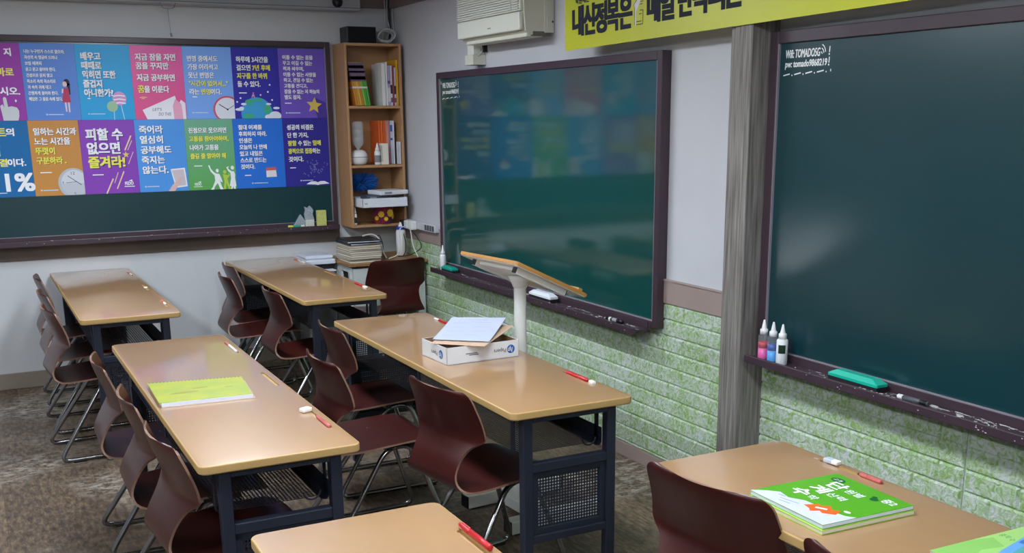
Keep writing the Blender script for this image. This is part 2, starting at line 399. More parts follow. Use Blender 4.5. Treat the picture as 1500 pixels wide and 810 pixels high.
def chalk_note(board, x, y, w, h):
    c = MB(); z = 0.0385
    put_text(c, 'Wifi: TOMADO5G', x + 0.03 * w, y + 0.58 * h, 0.27 * h, z, 0.73 * w, 0.03, slant=0.08)
    put_text(c, 'pw: tomado9868219', x + 0.03 * w, y + 0.20 * h, 0.29 * h, z, 0.88 * w, 0.03, slant=0.08)
    for k in range(3):
        flat(c, stroke(ell(x + 0.78 * w, y + 0.62 * h, (0.03 + 0.035 * k) * w, (0.04 + 0.05 * k) * w, 7, 0.25, 1.35), 0.0035), z)
    for yy in (0.28, 0.62):
        flat(c, stroke([(x + 0.955 * w, y + (yy + 0.06) * h), (x + 0.96 * w, y + (yy + 0.25) * h)], 0.0045), z); flat(c, ell(x + 0.953 * w, y + yy * h, 0.0035, n=8), z)
    for k in range(4):
        xa = x + w * (0.0 + 0.24 * k); flat(c, stroke([(xa, y + 0.02 * h * k), (xa + 0.14 * w, y + 0.02 * h * k + 0.005)], 0.0045), z); flat(c, ell(xa + 0.19 * w, y + 0.02 * h * k, 0.003, n=6), z)
    flat(c, stroke([(x + w, y + 0.06 * h), (x + w, y + 0.14 * h)], 0.0045), z)
    c.build('chalk_writing', M_CHALK, board)
chalk_note(b2, 0.068, 1.068, 0.245, 0.105)
chalk_note(b1, 0.066, 1.058, 0.26, 0.115)
flat_ = MB(); flat(flat_, stroke([(0.053, 1.165), (0.053, 1.150), (0.063, 1.152)], 0.006), 0.0387); flat_.build('chalk_tick', M_CHALK, b1)

# ------------------------------------------------------------------ posters on the back chalkboard
PY = 7.2568                                   # on the writing surface
def poster(x0, x1, z0, z1, col, label, col2=None):
    W, H = x1 - x0 - 0.001, z1 - z0 - 0.001
    mm = mat('print_' + col.strip('#'), col, 0.42, spec=0.4) if col2 is None else gradient_print(col, col2, H)
    mb = MB(); mb.box(0, W, 0, H, -0.0012, 0.0)
    o = mb.build('poster', mm); o.matrix_world = on_back(x0, z0, PY)
    tag(o, label, 'poster', 'study slogan posters on the back chalkboard')
    r_, g_, b_ = (int(col.strip('#')[q:q + 2], 16) for q in (0, 2, 4)); o['ink'] = '#%02x%02x%02x' % (int(r_ * .45), int(g_ * .45), int(b_ * .55))
    return o, W, H
def gradient_print(a, b, H):
    m = bpy.data.materials.new('two_tone_print'); m.use_nodes = True; nt = m.node_tree
    tc = nt.nodes.new('ShaderNodeTexCoord'); sp = nt.nodes.new('ShaderNodeSeparateXYZ'); nt.links.new(tc.outputs['Object'], sp.inputs[0])
    mp = nt.nodes.new('ShaderNodeMapRange'); mp.inputs[2].default_value = H; nt.links.new(sp.outputs['Y'], mp.inputs[0])
    r = nt.nodes.new('ShaderNodeValToRGB'); r.color_ramp.elements[0].color = hx(a); r.color_ramp.elements[1].color = hx(b)
    nt.links.new(mp.outputs[0], r.inputs[0]); bs = nt.nodes['Principled BSDF']; nt.links.new(r.outputs['Color'], bs.inputs['Base Color']); bs.inputs['Roughness'].default_value = 0.42
    return m
def slogan(o, lines, x, top, size, pitch, widths=None, hl=(), name='slogan', bold=0.045):
    """white lines and yellow lines of a slogan, as two printed parts"""
    dk_ = o.get('ink'); sh = mat('print_shadow_' + dk_, dk_, .5)
    def line(tx, xx, y, w_, yel):
        q = MB(); put_text(q, tx, xx, y, size, 0.0008, w_, bold, shadow=1)
        if yel: q.build('highlighted_words', [M_YELLOW, sh], o)['label'] = 'yellow words of the slogan'
        else: q.build('slogan_line', [M_PW, sh], o)
    for i, s in enumerate(lines):
        if not s: continue
        y = top - (i + 1) * pitch + (pitch - size)
        if isinstance(s, tuple):                       # (text, colour) runs on one line
            xx = x
            for tx, cc, ww in s:
                line(tx, xx, y, ww, cc == 'y'); xx += ww + (0.013 if tx.endswith(' ') else 0.003)
            continue
        line(s, x, y, widths[i] if widths else None, i in hl)
def part(o, name, polys, m, z=0.0008):
    if name in ('continent', 'star', 'cloud', 'lollipop_stick', 'lollipop_stripe', 'sparkle', 'yellow_streak', 'girl_limbs', 'calendar_ring'):
        for k, p in enumerate(polys):                  # drawn pieces that stand apart
            mb = MB(); flat(mb, p, z + k * 0.00002); mb.build({'girl_limbs': 'girl_limb'}.get(name, name), m, o)
        return
    mb = MB()
    for p in polys: flat(mb, p, z)
    return mb.build(name, m, o)
def footer(o, x, y, w=0.10, m=None):
    part(o, 'publisher_mark', [ell(x + 0.006, y + 0.004, 0.006, 0.005, 10), [(x + 0.016, y + 0.001), (x + w, y + 0.001), (x + w, y + 0.0065), (x + 0.016, y + 0.0065)]], m or mat('pale_print', '#c5d3ea', 0.6))
def byline(o, x, y, w=0.035): part(o, 'byline', [[(x, y), (x + w, y), (x + w, y + 0.006), (x, y + 0.006)]], M_PW)
def pm(c): return mat('print_' + c.strip('#'), c, 0.55)
ZT, ZM, ZB = 2.101, 1.652, 1.199
XT = [0.092, 0.407, 0.712, 1.031, 1.346, 1.655, 1.962, 2.281]
XB = [0.085, 0.402, 0.688, 1.016, 1.322, 1.632, 1.964, 2.278]

# --- upper row
o, W, H = poster(XT[0], XT[1], ZM, ZT, '#9a3aa6', 'purple poster with a pale pointing hand, upper row at the left edge')
for tx, x_, y_, h_, w_, y in (('지', W - 0.085, H - 0.075, 0.044, None, 0), ('시오.', W - 0.13, H - 0.30, 0.046, 0.105, 0), ('바로', W - 0.135, H - 0.19, 0.046, 0.088, 1)):
    a = MB(); put_text(a, tx, x_, y_, h_, 0.0008, w_, 0.045); a.build('highlighted_words' if y else 'slogan_line', M_YELLOW if y else M_PW, o)
hand = [(0.195, 0), (0.19, 0.05), (0.185, 0.085), (0.2, 0.095), (0.207, 0.075), (0.205, 0.13), (0.213, 0.138), (0.223, 0.132), (0.228, 0.08), (0.25, 0.083), (0.275, 0.076), (0.285, 0.058), (0.283, 0.025), (0.275, 0)]
part(o, 'pointing_hand', [[(x - 0.012, y) for x, y in hand]], pm('#cfd2d6'))
part(o, 'sparkle', [ell(0.262, 0.115, 0.006, 0.009, 4), ell(0.155, 0.06, 0.005, 0.008, 4)], M_PW)

o, W, H = poster(XT[1], XT[2], ZM, ZT, '#5a88d8', 'blue poster with nine white lines and a girl in a red dress')
slogan(o, ['나는 누구인가 스스로 물으라.', '자신의 속 얼굴이 드러나', '보일 때까지', '묻고 묻고 물어야 한다.', '건성으로 묻지 말고', '목소리 속의 목소리로', '귀 속의 귀에 대고', '간절하게 물어야 한다.', '해답은 그 물음 속에 있다.'], 0.022, H - 0.036, 0.0215, 0.0345, [0.225, 0.182, 0.09, 0.165, 0.145, 0.158, 0.13, 0.165, 0.185], bold=0.04)
g = 0.232
part(o, 'girl_hair', [ell(g + 0.008, 0.222, 0.017, 0.022, 14), [(g + 0.008, 0.22), (g + 0.026, 0.215), (g + 0.024, 0.15), (g + 0.014, 0.152)]], pm('#1c1a38'), 0.0009)
part(o, 'girl_face', [ell(g - 0.003, 0.213, 0.0125, 0.016, 14)], pm('#e9c9c0'), 0.0011)
part(o, 'girl_dress', [[(g - 0.012, 0.19), (g + 0.014, 0.19), (g + 0.022, 0.105), (g - 0.026, 0.105)]], pm('#b8375f'), 0.0013)
part(o, 'girl_limbs', [[(g - 0.022, 0.185), (g - 0.012, 0.185), (g - 0.016, 0.16), (g - 0.026, 0.16)], [(g - 0.014, 0.105), (g - 0.004, 0.105), (g - 0.004, 0.05), (g - 0.012, 0.05)], [(g + 0.004, 0.105), (g + 0.014, 0.105), (g + 0.013, 0.047), (g + 0.005, 0.047)]], pm('#e6d3da'), 0.0010)
footer(o, 0.105, 0.03)

o, W, H = poster(XT[2], XT[3], ZM, ZT, '#22a3de', 'cyan poster with two lollipops drawn in its corner')
slogan(o, ['배우고', '때때로', '익히면 또한', '즐겁지', '아니한가?'], 0.032, H - 0.047, 0.045, 0.054, [0.112, 0.112, 0.19, 0.106, 0.165], bold=0.05)
byline(o, 0.047, 0.125, 0.016)
part(o, 'lollipop_stick', [stroke([(0.237, 0.095), (0.252, 0)], 0.004), stroke([(0.194, 0.07), (0.192, 0)], 0.004)], pm('#c9d7ea'), 0.0008)
part(o, 'pink_lollipop', [ell(0.232, 0.128, 0.041, 0.041)], pm('#d79ad0'), 0.0010)
part(o, 'lollipop_stripe', [stroke([(0.197, 0.142 - 0.022 * k), (0.232, 0.147 - 0.022 * k), (0.267, 0.142 - 0.022 * k)], 0.007) for k in range(3)], M_PW, 0.0012)
part(o, 'green_lollipop', [ell(0.186, 0.080, 0.032, 0.032)], pm('#9fc6a0'), 0.0013)
footer(o, 0.04, 0.032)

o, W, H = poster(XT[3], XT[4], ZM, ZT, '#dc4a86', 'magenta pink poster with a white letter drawn in its corner', '#e254a4')
slogan(o, ['지금 잠을 자면', '꿈을 꾸지만'], 0.03, H - 0.048, 0.041, 0.053, [0.242, 0.195], bold=0.045)
slogan(o, ['지금 공부하면', (('꿈', 'y', 0.036), ('을 이룬다', 'w', 0.148))], 0.03, H - 0.172, 0.041, 0.071, [0.228, None], bold=0.045)
part(o, 'yellow_flourish', [stroke([(0.035, 0.133), (0.055, 0.137), (0.078, 0.134)], 0.003), stroke([(0.045, 0.127), (0.065, 0.129)], 0.003), ell(0.05, 0.205, 0.005, n=8)], pm('#ecea5c'))
part(o, 'back_letter', [[(0.215, 0.0), (0.285, 0.12), (0.31, 0.10), (0.31, 0.0)]], pm('#f0e4ee'), 0.0007)
part(o, 'letter', [[(0.045, 0.058), (0.25, 0.145), (0.285, 0.0), (0.07, 0.0)]], pm('#eceaf4'), 0.0010)
part(o, 'pink_hand', [[(0.235, 0.0), (0.232, 0.085), (0.25, 0.125), (0.285, 0.095), (0.29, 0.04), (0.29, 0.0)]], pm('#eaa6c2'), 0.0012)
c = MB(); put_text(c, "LET'S", 0.105, 0.052, 0.018, 0.0013, 0.055, 0.0, slant=0.2); put_text(c, 'DO THIS', 0.14, 0.022, 0.02, 0.0013, 0.075, 0.0, slant=0.2); c.build('letter_writing', pm('#3a3440'), o)

o, W, H = poster(XT[4], XT[5], ZM, ZT, '#7aa8f0', 'light blue poster with a red-rimmed clock at its corner')
slogan(o, ['변명 중에서도', '가장 어리석고', '못난 변명은', (('"시간이 없어서..."', 'y', 0.245),), (('라는 ', 'w', 0.06), ('변명', 'y', 0.058), ('이다.', 'w', 0.066))], 0.03, H - 0.056, 0.035, 0.051, [0.19, 0.19, 0.16, None, None], bold=0.04)
byline(o, 0.045, 0.135, 0.028)
def clip(p, W): return [(min(x, W), max(y, 0.0)) for x, y in p]
part(o, 'clock_rim', [clip(ell(0.262, 0.058, 0.092, 0.086, 40), W)], pm('#cf5168'), 0.0008)
part(o, 'clock_face', [clip(ell(0.262, 0.058, 0.08, 0.075, 40), W)], pm('#dfe2ee'), 0.0010)
part(o, 'clock_hand', [stroke([(0.262, 0.058), (0.208, 0.092)], 0.005), stroke([(0.262, 0.058), (0.305, 0.084)], 0.003), ell(0.262, 0.058, 0.006, n=10)], pm('#20222e'), 0.0012)
footer(o, 0.035, 0.036)

o, W, H = poster(XT[5], XT[6], ZM, ZT, '#342fa2', 'deep blue poster with a globe, stars and small clouds')
slogan(o, ['하루에 3시간을', (('걸으면 ', 'w', 0.09), ('7년 후에', 'y', 0.115)), (('지구를 한 바퀴', 'y', 0.195),), '돌 수 있다.'], 0.03, H - 0.056, 0.036, 0.0515, [0.208, None, None, 0.148], bold=0.04)
byline(o, 0.035, 0.16, 0.05)
part(o, 'globe', [clip(ell(0.145, 0.03, 0.105, 0.105, 44), W)], pm('#3aa0d6'), 0.0007)
part(o, 'continent', [clip(ell(0.1, 0.105, 0.03, 0.018, 14), W), clip(ell(0.215, 0.06, 0.024, 0.032, 14), W), clip(ell(0.09, 0.012, 0.035, 0.02, 14), W), clip(ell(0.16, 0.118, 0.03, 0.01, 14), W)], pm('#3fae83'), 0.0009)
part(o, 'cloud', [ell(0.03, 0.058, 0.028, 0.009, 16), ell(0.045, 0.066, 0.016, 0.01, 14), ell(0.06, 0.092, 0.018, 0.008, 14), ell(0.225, 0.092, 0.018, 0.007, 14), ell(0.275, 0.066, 0.022, 0.008, 14), clip(ell(0.265, 0.015, 0.042, 0.03, 18), W), clip(ell(0.225, 0.008, 0.03, 0.018, 16), W)], pm('#e3e8f6'), 0.0011)
part(o, 'star', [ell(x, y, 0.006, n=8) for x, y in ((0.042, 0.13), (0.018, 0.106), (0.175, 0.15), (0.225, 0.17), (0.24, 0.215), (0.25, 0.118))], M_PW, 0.0009)
part(o, 'walking_figure', [ell(0.128, 0.162, 0.005, n=10), [(0.122, 0.156), (0.133, 0.154), (0.138, 0.134), (0.131, 0.134), (0.127, 0.144), (0.12, 0.134), (0.114, 0.134)]], pm('#d98fb4'), 0.0011)

o, W, H = poster(XT[6], XT[7], ZM, ZT, '#7055c0', 'violet poster with a gold star, upper row beside the bookshelf')
slogan(o, ['이룰 수 없는 꿈을', '꾸고 이길 수 없는', '적과 싸우며,', '이룰 수 없는 사랑을', '하고, 견딜 수 없는', '고통을 견디고,', '잡을 수 없는 저 하늘의', '별도 잡자.'], 0.03, H - 0.043, 0.0275, 0.0365, [0.205, 0.2, 0.14, 0.222, 0.2, 0.158, 0.238, 0.112], bold=0.04)
byline(o, 0.028, 0.094, 0.045)
st = [(0.228 + (0.056 if k % 2 == 0 else 0.025) * math.sin(k * PI / 5 + 0.12), 0.082 + (0.056 if k % 2 == 0 else 0.025) * math.cos(k * PI / 5 + 0.12)) for k in range(10)]
part(o, 'star_shade', [[(0.228, 0.138), (0.31, 0.10), (0.317, 0.0), (0.25, 0.0), (0.238, 0.035)]], pm('#4b359a'), 0.0006)
part(o, 'gold_star', [st], pm('#d9bf57'), 0.0009)
footer(o, 0.03, 0.03)

# --- lower row
o, W, H = poster(XB[0], XB[1], ZB, ZM, '#126aa8', 'strong blue poster with a big white 1% at the left edge')
for tx, x_, y_, h_, w_, y in (('트', W - 0.165, H - 0.088, 0.044, 0.04, 1), ('의', W - 0.122, H - 0.088, 0.044, 0.042, 0), (',', W - 0.175, H - 0.16, 0.018, None, 0), ('이', W - 0.205, H - 0.205, 0.044, 0.035, 0), ('결', W - 0.18, H - 0.268, 0.044, 0.045, 1), ('이다.', W - 0.132, H - 0.268, 0.044, 0.098, 0), ('1%', W - 0.155, 0.035, 0.105, 0.155, 0)):
    a = MB(); put_text(a, tx, x_, y_, h_, 0.0009, w_, 0.045); a.build('highlighted_words' if y else 'slogan_line', M_YELLOW if y else M_PW, o)
footer(o, 0.06, 0.022)

o, W, H = poster(XB[1], XB[2], ZB, ZM, '#c98d47', 'orange brown poster with a large grey clock')
slogan(o, ['일하는 시간과', '노는 시간을', '뚜렷이', '구분하라 .'], 0.028, H - 0.045, 0.042, 0.0575, [0.24, 0.2, 0.107, 0.165], hl=(2, 3), bold=0.045)
byline(o, 0.04, 0.138, 0.065)
part(o, 'clock_rim', [clip(ell(0.225, 0.072, 0.09, 0.092, 40), W)], pm('#b9bec9'), 0.0007)
part(o, 'clock_face', [clip(ell(0.228, 0.072, 0.076, 0.08, 40), W)], pm('#d3d7df'), 0.0009)
part(o, 'clock_shade', [clip(ell(0.228, 0.072, 0.076, 0.08, 30, PI, 2 * PI), W)], pm('#c3c8d2'), 0.0010)
part(o, 'clock_hand', [stroke([(0.192, 0.118), (0.268, 0.06)], 0.004), stroke([(0.18, 0.075), (0.24, 0.08)], 0.003)], pm('#3a4150'), 0.0012)
c = MB(); put_text(c, '12', 0.213, 0.125, 0.018, 0.0012, 0.022, 0.0); put_text(c, '9', 0.158, 0.07, 0.014, 0.0012, None, 0.0); put_text(c, '6', 0.222, 0.004, 0.014, 0.0012, None, 0.0); c.build('clock_number', pm('#3a4150'), o)
footer(o, 0.03, 0.03)

o, W, H = poster(XB[2], XB[3], ZB, ZM, '#8743b6', 'purple poster with yellow streaks and a small star')
slogan(o, ['피할 수', '없으면', '즐겨라!'], 0.038, H - 0.052, 0.07, 0.0845, [0.213, 0.19, 0.212], hl=(2,), bold=0.05)
byline(o, 0.052, 0.115, 0.065)
part(o, 'yellow_streak', [stroke([(0.125, 0.0), (0.172, 0.092)], 0.008), stroke([(0.178, 0.065), (0.205, 0.13)], 0.004), stroke([(0.19, 0.028), (0.24, 0.135)], 0.007), stroke([(0.258, 0.265), (0.302, 0.355)], 0.008), stroke([(0.275, 0.265), (0.305, 0.325)], 0.004), stroke([(0.272, 0.18), (0.307, 0.255)], 0.004)], pm('#e9d3a0'), 0.0009)
part(o, 'small_star', [[(0.262 + (0.022 if k % 2 == 0 else 0.009) * math.sin(k * PI / 5), 0.238 + (0.022 if k % 2 == 0 else 0.009) * math.cos(k * PI / 5)) for k in range(10)]], pm('#e6cf6a'), 0.0010)
c = MB(); put_text(c, 'FEDO', 0.24, 0.05, 0.02, 0.0009, 0.05, 0.04); flat(c, [(0.262, 0.075), (0.285, 0.083), (0.285, 0.072)]); flat(c, [(0.235, 0.038), (0.297, 0.038), (0.297, 0.043), (0.235, 0.043)]); c.build('publisher_mark', M_PW, o)

o, W, H = poster(XB[3], XB[4], ZB, ZM, '#4f97e4', 'sky blue poster with a hand holding a photo card')
slogan(o, ['죽어라', '열심히', '공부해도', '죽지는', '않는다.'], 0.028, H - 0.038, 0.047, 0.063, [0.142, 0.138, 0.185, 0.138, 0.155], bold=0.045)
part(o, 'photo_card', [[(0.198, 0.14), (0.288, 0.147), (0.297, 0.028), (0.222, 0.02)]], pm('#eceef4'), 0.0009)
part(o, 'photo_picture', [[(0.206, 0.132), (0.28, 0.138), (0.288, 0.036), (0.228, 0.03)]], pm('#cfc3cb'), 0.0010)
part(o, 'pointing_hand', [[(0.175, 0.0), (0.195, 0.03), (0.218, 0.055), (0.262, 0.092), (0.272, 0.085), (0.25, 0.058), (0.235, 0.03), (0.215, 0.0)]], pm('#dcb9b4'), 0.0012)
footer(o, 0.03, 0.03, 0.09)

o, W, H = poster(XB[4], XB[5], ZB, ZM, '#5aa852', 'green poster with cut-out figures of three dancing people', '#70ae92')
slogan(o, ['진정으로 웃으려면', '고통을 참아야하며,', '나아가 고통을', '즐길 줄 알아야 해'], 0.026, H - 0.054, 0.034, 0.0545, [0.24, 0.25, 0.182, 0.225], hl=(1, 3), bold=0.045)
byline(o, 0.042, 0.152, 0.052)
fig1 = [(0.132, 0.155), (0.14, 0.16), (0.147, 0.135), (0.166, 0.112), (0.178, 0.104), (0.2, 0.1), (0.21, 0.075), (0.218, 0.045), (0.206, 0.05), (0.2, 0.062), (0.21, 0.02), (0.22, 0.0), (0.2, 0.0), (0.185, 0.042), (0.165, 0.018), (0.158, 0.0), (0.138, 0.0), (0.152, 0.018), (0.17, 0.058), (0.168, 0.09), (0.145, 0.118)]
fig3 = [(0.258, 0.118), (0.248, 0.142), (0.268, 0.148), (0.258, 0.136), (0.268, 0.125), (0.282, 0.115), (0.296, 0.115), (0.303, 0.095), (0.3, 0.07), (0.306, 0.02), (0.3, 0.015), (0.3, 0.0), (0.29, 0.0), (0.287, 0.015), (0.278, 0.0), (0.27, 0.0), (0.272, 0.018), (0.262, 0.02), (0.274, 0.07), (0.272, 0.105)]
part(o, 'white_figure', [fig1, ell(0.188, 0.122, 0.0095, 0.012, 14)], M_PW, 0.0009); part(o, 'white_figure', [fig3, ell(0.288, 0.138, 0.011, 0.013, 14)], M_PW, 0.0009)
fig2 = [(0.222, 0.098), (0.24, 0.094), (0.258, 0.09), (0.262, 0.108), (0.268, 0.09), (0.256, 0.074), (0.25, 0.07), (0.258, 0.03), (0.27, 0.0), (0.256, 0.0), (0.242, 0.04), (0.236, 0.0), (0.222, 0.0), (0.23, 0.05), (0.226, 0.075)]
part(o, 'lime_figure', [fig2, ell(0.236, 0.112, 0.011, 0.012, 14)], pm('#bcd24a'), 0.0011)
c = MB(); put_text(c, 'FEDO', 0.038, 0.03, 0.016, 0.0009, 0.04, 0.04); flat(c, [(0.055, 0.05), (0.078, 0.057), (0.078, 0.047)]); flat(c, [(0.03, 0.02), (0.085, 0.02), (0.085, 0.024), (0.03, 0.024)]); c.build('publisher_mark', M_PW, o)

o, W, H = poster(XB[5], XB[6], ZB, ZM, '#2872d8', 'bright blue poster with a tear-off calendar drawing')
slogan(o, ['절대 어제를', '후회하지 마라.', '인생은', '오늘의 나 안에', '있고 내일은', '스스로 만드는', '것이다.'], 0.036, H - 0.04, 0.031, 0.0425, [0.155, 0.185, 0.085, 0.18, 0.15, 0.172, 0.092], bold=0.045)
byline(o, 0.058, 0.082, 0.042)
part(o, 'calendar_page', [[(0.202, 0.068), (0.272, 0.07), (0.268, 0.125), (0.202, 0.123)]], pm('#e4e2e4'), 0.0008)
part(o, 'calendar_head', [[(0.202, 0.112), (0.272, 0.114), (0.269, 0.134), (0.202, 0.132)]], pm('#c9605c'), 0.0010)
footer(o, 0.1, 0.028, 0.11)

o, W, H = poster(XB[6], XB[7], ZB, ZM, '#332d92', 'dark indigo poster with an open white book, lower right')
slogan(o, ['성공의 비결은', '단 한 가지,', (('잘할 ', 'y', 0.058), ('수 있는 ', 'w', 0.088), ('일에', 'y', 0.055)), (('광적으로 집중', 'y', 0.165), ('하는', 'w', 0.052)), '것이다.'], 0.03, H - 0.042, 0.034, 0.0525, [0.182, 0.142, None, None, 0.1], bold=0.045)
byline(o, 0.035, 0.122, 0.04)
random.seed(3); ds = []
for k in range(46):
    x = random.gauss(0.215, 0.04); y = random.gauss(0.115, 0.035); a_ = random.uniform(0, PI); l = random.uniform(0.006, 0.016)
    if not (0.13 < x < 0.305 and 0.055 < y < 0.2): continue
    ds.append(stroke([(x, y), (x + l * math.cos(a_), y + l * math.sin(a_)), (x + l * math.cos(a_ + 0.7), y + l * math.sin(a_ + 0.7))], 0.0022))
part(o, 'doodle_cloud', ds, pm('#9ea4d8'), 0.0008)
part(o, 'open_book', [[(0.14, 0.012), (0.175, 0.03), (0.205, 0.03), (0.222, 0.022), (0.24, 0.03), (0.27, 0.03), (0.305, 0.012), (0.24, 0.008), (0.222, 0.004), (0.205, 0.008)]], M_PW, 0.0010)
footer(o, 0.1, 0.034, 0.09)

# ------------------------------------------------------------------ study tables
DL, DW, DT, DH = 1.871, 0.470, 0.026, 0.72
GX, GY = 0.203, (0.618, -0.005, -0.616)       # pen grooves in the right-hand edge of each top
def perforated(mb, x0, x1, y0, y1, z, pitch, hole, M=None):
    nx = int((x1 - x0) / pitch); ny = int((y1 - y0) / pitch)
    ox = x0 + ((x1 - x0) - nx * pitch) / 2; oy = y0 + ((y1 - y0) - ny * pitch) / 2
    vs = []; fs = []
    for i in range(nx + 1):
        for j in range(ny + 1): vs.append(Vector((ox + i * pitch, oy + j * pitch, z)))
    def g(i, j): return i * (ny + 1) + j
    for i in range(nx):
        for j in range(ny):
            cx, cy = ox + (i + .5) * pitch, oy + (j + .5) * pitch; b = len(vs)
            for k in range(8):
                a = PI / 8 + k * PI / 4; vs.append(Vector((cx + hole * math.cos(a), cy + hole * math.sin(a), z)))
            c = [g(i + 1, j + 1), g(i, j + 1), g(i, j), g(i + 1, j)]      # corners at 45, 135, 225, 315 deg
            for q in range(4):
                h0, h1, h2 = b + 2 * q, b + (2 * q + 1) % 8, b + (2 * q + 2) % 8
                fs.append((c[q], h1, h0)); fs.append((c[q], c[(q + 1) % 4], h2, h1))
    # plain margin
    X0, X1, Y0, Y1 = ox, ox + nx * pitch, oy, oy + ny * pitch
    if M is not None: vs = [M @ v for v in vs]
    mb.add(vs, fs)
    for a in ((x0, X0, y0, y1), (X1, x1, y0, y1), (X0, X1, y0, Y0), (X0, X1, Y1, y1)):
        if a[1] - a[0] > 1e-5 and a[3] - a[2] > 1e-5:
            q = [Vector((a[0], a[2], z)), Vector((a[1], a[2], z)), Vector((a[1], a[3], z)), Vector((a[0], a[3], z))]
            mb.add([M @ v for v in q] if M is not None else q, [(0, 1, 2, 3)])

def desk_top_mesh():
    # outline rings of the rounded-over slab, the flat top with three sunk pen grooves cut into it
    mb = MB(); R = 0.027; hx_, hy_ = DW / 2, DL / 2; prof = []
    for k in range(6):
        a = PI / 2 * k / 5; prof.append((0.007 * (1 - math.sin(a)), DH - 0.007 * (1 - math.cos(a))))
    prof = [(0.004 - 0.004 * math.sin(PI / 2 * k / 5), DH - 0.004 + 0.004 * math.cos(PI / 2 * k / 5)) for k in range(6)]
    prof += [(0.0, DH - DT + 0.004), (0.004, DH - DT)]
    rings = [[(x, y, z) for x, y in rrect(-hx_ + i, hx_ - i, -hy_ + i, hy_ - i, R - i, 6)] for i, z in prof]
    n = len(rings[0]); vs = [v for r in rings for v in r]; fs = []
    for i in range(len(rings) - 1):
        for k in range(n): fs.append((i * n + k, i * n + (k + 1) % n, (i + 1) * n + (k + 1) % n, (i + 1) * n + k))
    mb.add(vs, fs, 1, True)
    mb.add(rings[-1], [tuple(range(n))], 1)
    mb.add(rings[0], [tuple(range(n))], 0)
    return mb
def desk_top(parent):
    mb = desk_top_mesh()
    o = mb.build('desk_top', [M_DESK, M_GROOVE], parent)
    bm = bmesh.new(); bm.from_mesh(o.data); bmesh.ops.remove_doubles(bm, verts=bm.verts, dist=1e-5); bmesh.ops.recalc_face_normals(bm, faces=bm.faces); bm.to_mesh(o.data); bm.free()
    for gy in GY:                                           # cut the grooves, then drop the cutter
        c = MB(); c.prism([(GX + x, gy + y) for x, y in rrect(-0.0075, 0.0075, -0.115, 0.115, 0.0074, 5)], DH - 0.006, DH + 0.02)
        co = c.build('groove_cutter', M_GROOVE)
        md = o.modifiers.new('cut', 'BOOLEAN'); md.object = co; md.operation = 'DIFFERENCE'; md.solver = 'EXACT'
        md.material_mode = 'TRANSFER' if hasattr(md, 'material_mode') else md.material_mode
        bpy.context.view_layer.update()
        dg = bpy.context.evaluated_depsgraph_get(); me = bpy.data.meshes.new_from_object(o.evaluated_get(dg))
        o.modifiers.clear(); old = o.data; o.data = me; bpy.data.meshes.remove(old); bpy.data.objects.remove(co)
    o.data.name = 'desk_top'
    o.data.set_sharp_from_angle(angle=math.radians(30))
    return o
